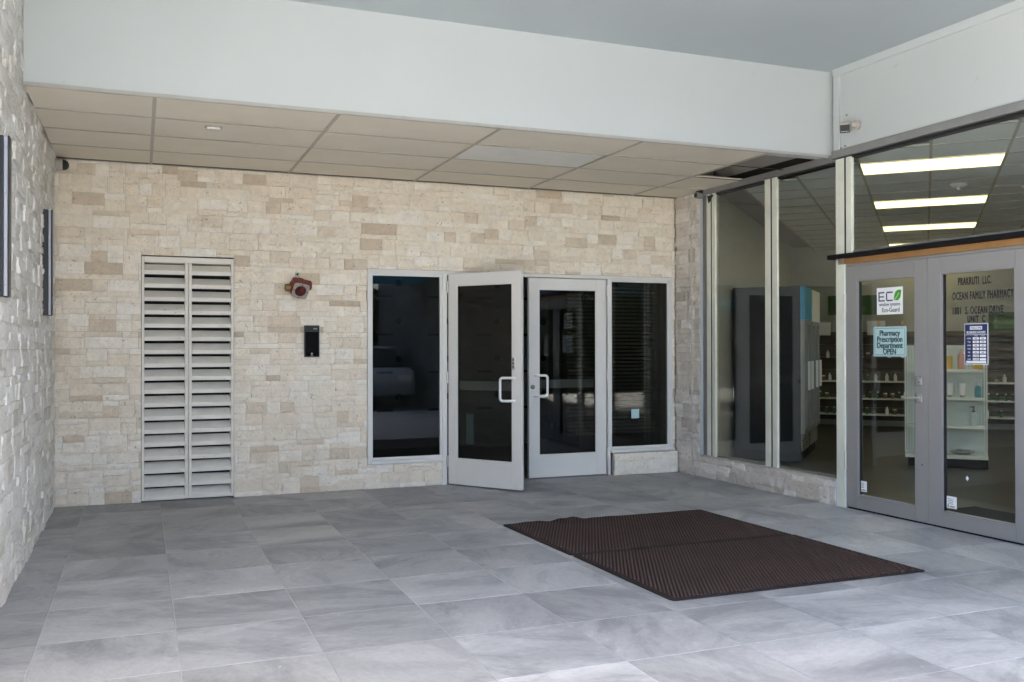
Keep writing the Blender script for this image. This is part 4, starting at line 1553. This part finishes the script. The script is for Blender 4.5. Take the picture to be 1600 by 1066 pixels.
on_gondola(1.117, -0.245, 'bottle', 'white bottle on the top shelf of the pegboard display', 'bottle', 'bottle', 0.21, 0.042, 'b_white', 'b_white')
on_gondola(1.117, 0.02, 'jar', 'yellow jar with dark band on the top pegboard shelf', 'jar', 'jar', 0.155, 0.052, 'b_yellow', 'b_yellow')
on_gondola(1.117, 0.165, 'bottle', 'pink bottle with tan cap on the top pegboard shelf', 'bottle', 'bottle', 0.235, 0.036, 'b_pink', 'b_cap')
on_gondola(1.117, 0.335, 'jar', 'low yellow tub partly behind the hours sign', 'jar', 'jar', 0.07, 0.05, 'b_yellow', 'b_yellow')
on_gondola(1.117, -0.105, 'jar', 'yellow tub beside the yellow jar, partly behind the door stile', 'jar', 'jar', 0.17, 0.045, 'b_yellow', 'b_amber')
on_gondola(0.797, 0.045, 'cream_tube', 'white cream tube left of its twin on the middle shelf', 'tube', 'tube', 0.155, 0.030, 'b_white', 'b_purple')
on_gondola(0.797, 0.175, 'cream_tube', 'white cream tube right of its twin on the middle shelf', 'tube', 'tube', 0.155, 0.030, 'b_white', 'b_purple')
on_gondola(0.797, 0.335, 'spray_can', 'teal spray can at the end of the middle shelf', 'can', 'bottle', 0.165, 0.034, 'b_teal', 'b_clear')
on_gondola(0.797, -0.22, 'bottle', 'orange bottle beside the lever handle behind the glass', 'bottle', 'bottle', 0.18, 0.028, 'b_orange', 'b_orange')
on_gondola(0.472, -0.06, 'bottle', 'bright green bottle on the lower pegboard shelf', 'bottle', 'bottle', 0.20, 0.046, 'b_green', 'b_cap')
on_gondola(0.472, 0.29, 'pump_bottle', 'clear pump bottle with dark head on the lower shelf', 'bottle', 'pump', 0.225, 0.040, 'b_clear', 'navy')
t = thing('folded_bag', 'grey folded bag lying on the bottom deck of the display', 'bag', tuple(shop_world(GU + 0.17, GV + 0.13, 0.141)), SHOP_ROT)
bm = bmesh.new()
bmesh.ops.create_icosphere(bm, subdivisions=3, radius=1)
for v_ in bm.verts:
    n_ = noise.noise(v_.co * 2.2)
    v_.co = Vector((v_.co.x * 0.12 * (1 + 0.3 * n_), v_.co.y * 0.07, max(-0.0, (v_.co.z * 0.5 + 0.5)) * 0.055 * (1 + 0.6 * n_)))
me = bpy.data.meshes.new('fabric')
bm.to_mesh(me)
bm.free()
me.materials.append(M['b_grey'])
inst('fabric', me, t, (0, 0, 0))

# wall shelving along the end wall
WU0, WU1 = -1.30, 3.2
ws = thing('wall_shelving', 'long brown slatwall with pale shelves of small bottles along the shop end', 'shelving', tuple(shop_world(0, 8.62, 0)), SHOP_ROT)
for k in range(7):
    MB().box(WU0, WU1, 0.2, 0.235, 0.10 + k * 0.22, 0.10 + k * 0.22 + 0.212).build('slat_board', M['slat'], ws)
SH = [0.20, 0.47, 0.765]
SPL = (WU0, 0.16, 1.64, WU1)
for z in SH:
    for a, b in zip(SPL, SPL[1:]):
        MB().box(a + 0.006, b - 0.006, -0.12, 0.198, z, z + 0.022).build('shelf_board', M['shelf'], ws)
        for q in (a + 0.62, b - 0.30):
            MB().prism([(-0.05, z - 0.001), (0.198, z - 0.001), (0.198, z - 0.11), (0.16, z - 0.11)], 0, q, q + 0.03).build('bracket', M['blackmat'], ws)
for z in (1.16, 1.55):
    MB().box(WU0, WU1, -0.05, 0.198, z, z + 0.022).build('shelf_board', M['slat'], ws)
small = [bottle_mesh('bottle', 0.115, 0.026, 'b_dkgreen', 'b_white'), bottle_mesh('jar', 0.09, 0.032, 'b_amber', 'b_white'),
         bottle_mesh('bottle', 0.13, 0.028, 'b_white', 'b_white'), bottle_mesh('jar', 0.07, 0.034, 'b_grey', 'b_dkgreen')]
SHN = ('on the lowest wall shelf', 'on the second wall shelf from the floor', 'on the third wall shelf from the floor', 'on the brown upper wall shelf')
lab = ['small dark green bottle with white cap ', 'small amber jar with white lid ', 'small white bottle ', 'small grey jar with green lid ']
g3 = random.Random(8)
for zi, z in enumerate(SH + [1.16]):
    u = WU0 + 0.1
    while u < WU1 - 0.1:
        if g3.random() < (0.85 if zi == 1 else 0.62) and not (zi == 3 and g3.random() < 0.5):
            k = g3.choices((0, 1, 2, 3), ((6, 1, 1, 1), (6, 1, 1, 2), (1, 4, 3, 3), (1, 2, 3, 1))[zi])[0]
            bottle('bottle' if k in (0, 2) else 'jar', lab[k] + SHN[zi], 'bottle' if k in (0, 2) else 'jar', small[k], u, 8.62 + g3.uniform(-0.08, 0.02), z + 0.0225,
                   ('small green bottles ', 'small amber jars ', 'small white bottles ', 'small grey jars ')[k] + SHN[zi])
        u += g3.uniform(0.085, 0.13)
for u, w_, h_, lb in ((-1.0, 0.34, 0.22, 'white carton on top of the shelving near the cooler'), (-0.52, 0.30, 0.20, 'white carton on top of the shelving, middle of three'),
                      (-0.08, 0.28, 0.24, 'white carton on top of the shelving beside the aqua sign')):
    t = thing('carton', lb, 'box', tuple(shop_world(u, 8.60, 1.573)), SHOP_ROT, 'cartons on the shelving')
    MB().box(-w_ / 2, w_ / 2, -0.08, 0.15, 0, h_).build('box', M['b_white'], t, bevel=0.004)
    MB().box(-w_ / 2 - 0.002, w_ / 2 + 0.002, -0.084, 0.154, h_ * 0.7, h_ + 0.003).build('lid', M['paper'], t)
t = thing('printer', 'small dark printer on the shelving behind the hours sign', 'printer', tuple(shop_world(2.35, 8.58, 1.183)), SHOP_ROT)
MB().box(-0.25, 0.25, -0.1, 0.14, 0, 0.20).build('body', M['b_grey'], t, bevel=0.02)
MB().box(-0.15, 0.20, -0.115, -0.101, 0.04, 0.15).build('tray', M['black'], t)
t = thing('wall_sign', 'wide green sign with pale panel on the shop end wall', 'sign', tuple(shop_world(1.95, 8.84, 1.62)), SHOP_ROT)
MB().box(-0.3, 0.55, 0, 0.03, 0, 0.32).build('board', M['dkgreen'], t)
MB().box(-0.22, 0.5, -0.004, -0.0005, 0.05, 0.2).build('panel', M['ltgreen'], t)
MB().box(-0.3, 0.55, -0.10, -0.005, -0.05, -0.03).build('ledge', M['ltgreen'], t)
t = thing('wall_sign', 'dark green sign reading pick up and drop off beside the logo sticker', 'sign', tuple(shop_world(-0.50, 8.84, 1.93)), SHOP_ROT)
MB().box(-0.38, 0.45, 0, 0.03, 0, 0.34).build('board', M['dkgreen'], t)
text_mb('PICK UP', 0.13, M['ltgreen'], 'lettering', t, 0.0, -0.002, 0.19, 0.8)
text_mb('DROP OFF', 0.13, M['ltgreen'], 'lettering', t, 0.0, -0.002, 0.05, 0.8)
# coolers along the side wall


def cooler(v0, v1, label, sign):
    t = thing('drinks_cooler', label, 'cooler', tuple(shop_world(-1.46, v0, 0)), SHOP_ROT)
    d, w2, h = 0.84, v1 - v0, 2.1
    MB().box(0, d - 0.05, 0, w2, 0.12, h).build('cabinet', M['fridge'], t, bevel=0.006)
    MB().box(0, d - 0.06, 0.02, w2 - 0.02, 0.0, 0.119).build('base', M['blackmat'], t)
    hw2 = w2 / 2
    for k in range(2):
        a, b = k * hw2 + 0.008, (k + 1) * hw2 - 0.008
        f_ = MB()
        f_.box(d - 0.049, d, a, a + 0.045, 0.34, 1.70)
        f_.box(d - 0.049, d, b - 0.045, b, 0.34, 1.70)
        f_.box(d - 0.048, d - 0.001, a + 0.0455, b - 0.0455, 0.341, 0.39)
        f_.box(d - 0.048, d - 0.001, a + 0.0455, b - 0.0455, 1.655, 1.699)
        dr = f_.build('door', M['alum_dk'], t)
        MB().box(d - 0.03, d - 0.024, a + 0.04, b - 0.04, 0.385, 1.66).build('glass_pane', M['glass'], dr)
        MB().box(d + 0.001, d + 0.03, b - 0.035, b - 0.015, 0.85, 1.2).build('handle', M['whitepl'], dr)
    for k in range(6):
        MB().box(d - 0.049, d - 0.03, 0.03, w2 - 0.03, 0.13 + k * 0.034, 0.15 + k * 0.034).build('vent_slat', M['alum_dk'], t)
    for z in (0.62, 0.92, 1.22, 1.48):
        MB().box(d - 0.0495, d - 0.038, 0.05, w2 - 0.05, z, z + 0.02).build('rack', M['shelf'], t)
    MB().box(d - 0.049, d + 0.005, 0.0, w2, 1.703, h).build('sign_panel', M['blue'] if sign else M['whitepl'], t)


cooler(3.0, 3.72, 'black glass-door drinks cooler with a blue top sign inside the shop', True)
cooler(3.85, 4.7, 'glass-door drinks cooler with a white top panel, behind the blue one', False)
dk = MB().box(-0.75, 0.75, -0.42, 0.42, 0.0, 0.008).build('door_mat', M['blackmat'], None, bevel=0.003, loc=tuple(sf_world(3.75, 0.58, -0.002)))
dk.rotation_euler = (0, 0, SF_ROT)
tag(dk, 'black mat on the shop floor just inside the lettered door', 'mat')

# ---------------------------------------------------------------- inferred or added behind the camera (seen only in the glass)
hd_ = thing('backdrop', 'dark clipped hedge added across the drive to darken reflections', 'backdrop', (3, -17.6, -0.06))  # unseen greenery, added to block low sky and darken reflections
mb = MB()
gh = random.Random(4)
for k in range(12000):
    x, y, z = gh.uniform(-10, 12), gh.uniform(-0.2, 0.7), gh.uniform(0.0, 3.5)
    z *= 0.9 + 0.12 * noise.noise((x * 0.8, 0, 5))
    s = gh.uniform(0.05, 0.10)
    Tq = Matrix.Translation((x, y, z)) @ Matrix.Rotation(gh.uniform(0, 6.3), 4, 'Z') @ Matrix.Rotation(gh.uniform(-1.2, 1.2), 4, 'X')
    mb.add([Tq @ Vector(p) for p in ((-s, 0, -s * .5), (s, 0, -s * .5), (s * .6, 0, s), (-s * .6, 0, s))], [(0, 1, 2, 3)])
mb.build('leaves', M['leaf'], hd_)
MB().box(-10, 12, -0.5, 0.0, 0, 3.1).build('inner_mass', mat('hedge_core', (0.015, 0.022, 0.01), 0.9), hd_)
aw = MB().box(5.55, 6.949, -13.8, -11.2, 2.95, 3.3, Matrix.Translation((-3, 2, -4.1))).build('awning', M['blue'], mass)
car = thing('parked_car', 'pale silver car parked behind the camera beside the added dark wing, seen only in the glass', 'car', (5.75, -14.2, -0.06))
prof_b = [(-2.2, 0.32), (-2.22, 0.62), (-2.05, 0.80), (-1.25, 0.93), (1.75, 0.96), (2.15, 0.90), (2.22, 0.60), (2.18, 0.32)]
MB().prism(prof_b, 0, -0.88, 0.88).build('body', mat('silver_car_paint', (0.45, 0.48, 0.52), 0.3, metal=0.4), car, bevel=0.06)
prof_g = [(-1.2, 0.93), (-0.45, 1.40), (0.85, 1.43), (1.7, 0.96)]
MB().prism(prof_g, 0, -0.74, 0.74).build('cabin', M['fridge'], car, bevel=0.05)
MB().prism([(-0.50, 1.385), (-0.42, 1.43), (0.84, 1.46), (0.92, 1.40)], 0, -0.72, 0.72).build('roof', bpy.data.materials['silver_car_paint'], car)
for sy in (-1.38, 1.38):
    for sx in (-0.80, 0.80):
        wh = MB().lathe([(0.2, -0.1), (0.32, -0.09), (0.33, 0.0), (0.32, 0.09), (0.2, 0.1)], (sx, sy, 0.33), 'x', 24).build('wheel', M['blackmat'], car, smooth=True)
        MB().lathe([(0.19, -0.105), (0.19, 0.105)], (sx, sy, 0.33), 'x', 20).build('rim', M['steel'], wh)
for sx in (-0.62, 0.62):
    MB().box(sx - 0.16, sx + 0.16, 2.16, 2.225, 0.66, 0.80).build('headlight', M['paper'], car)
    MB().box(sx - 0.16, sx + 0.16, -2.20, -2.13, 0.66, 0.78).build('tail_light', M['red'], car)
hb = thing('beige_building', 'beige building with a blue awning across the drive', 'building', (-6, -24, -0.06))
MB().box(-9, 7, -4, 0, 0, 4.2).build('wall', M['beige'], hb)
MB().box(-9.2, 7.2, -4.2, 0.2, 4.2, 4.5).build('roof', M['concrete'], hb)
MB().prism([(0.0, 3.6), (1.4, 3.1), (1.4, 2.9), (0.0, 2.95)], 0, -7, 6).build('awning', M['blue'], hb)
for k in range(5):
    wdw = MB().box(-7.5 + k * 2.9, -5.9 + k * 2.9, -0.05, 0.02, 0.9, 2.3).build('window', M['fridge'], hb)

print('objects', len(bpy.data.objects))
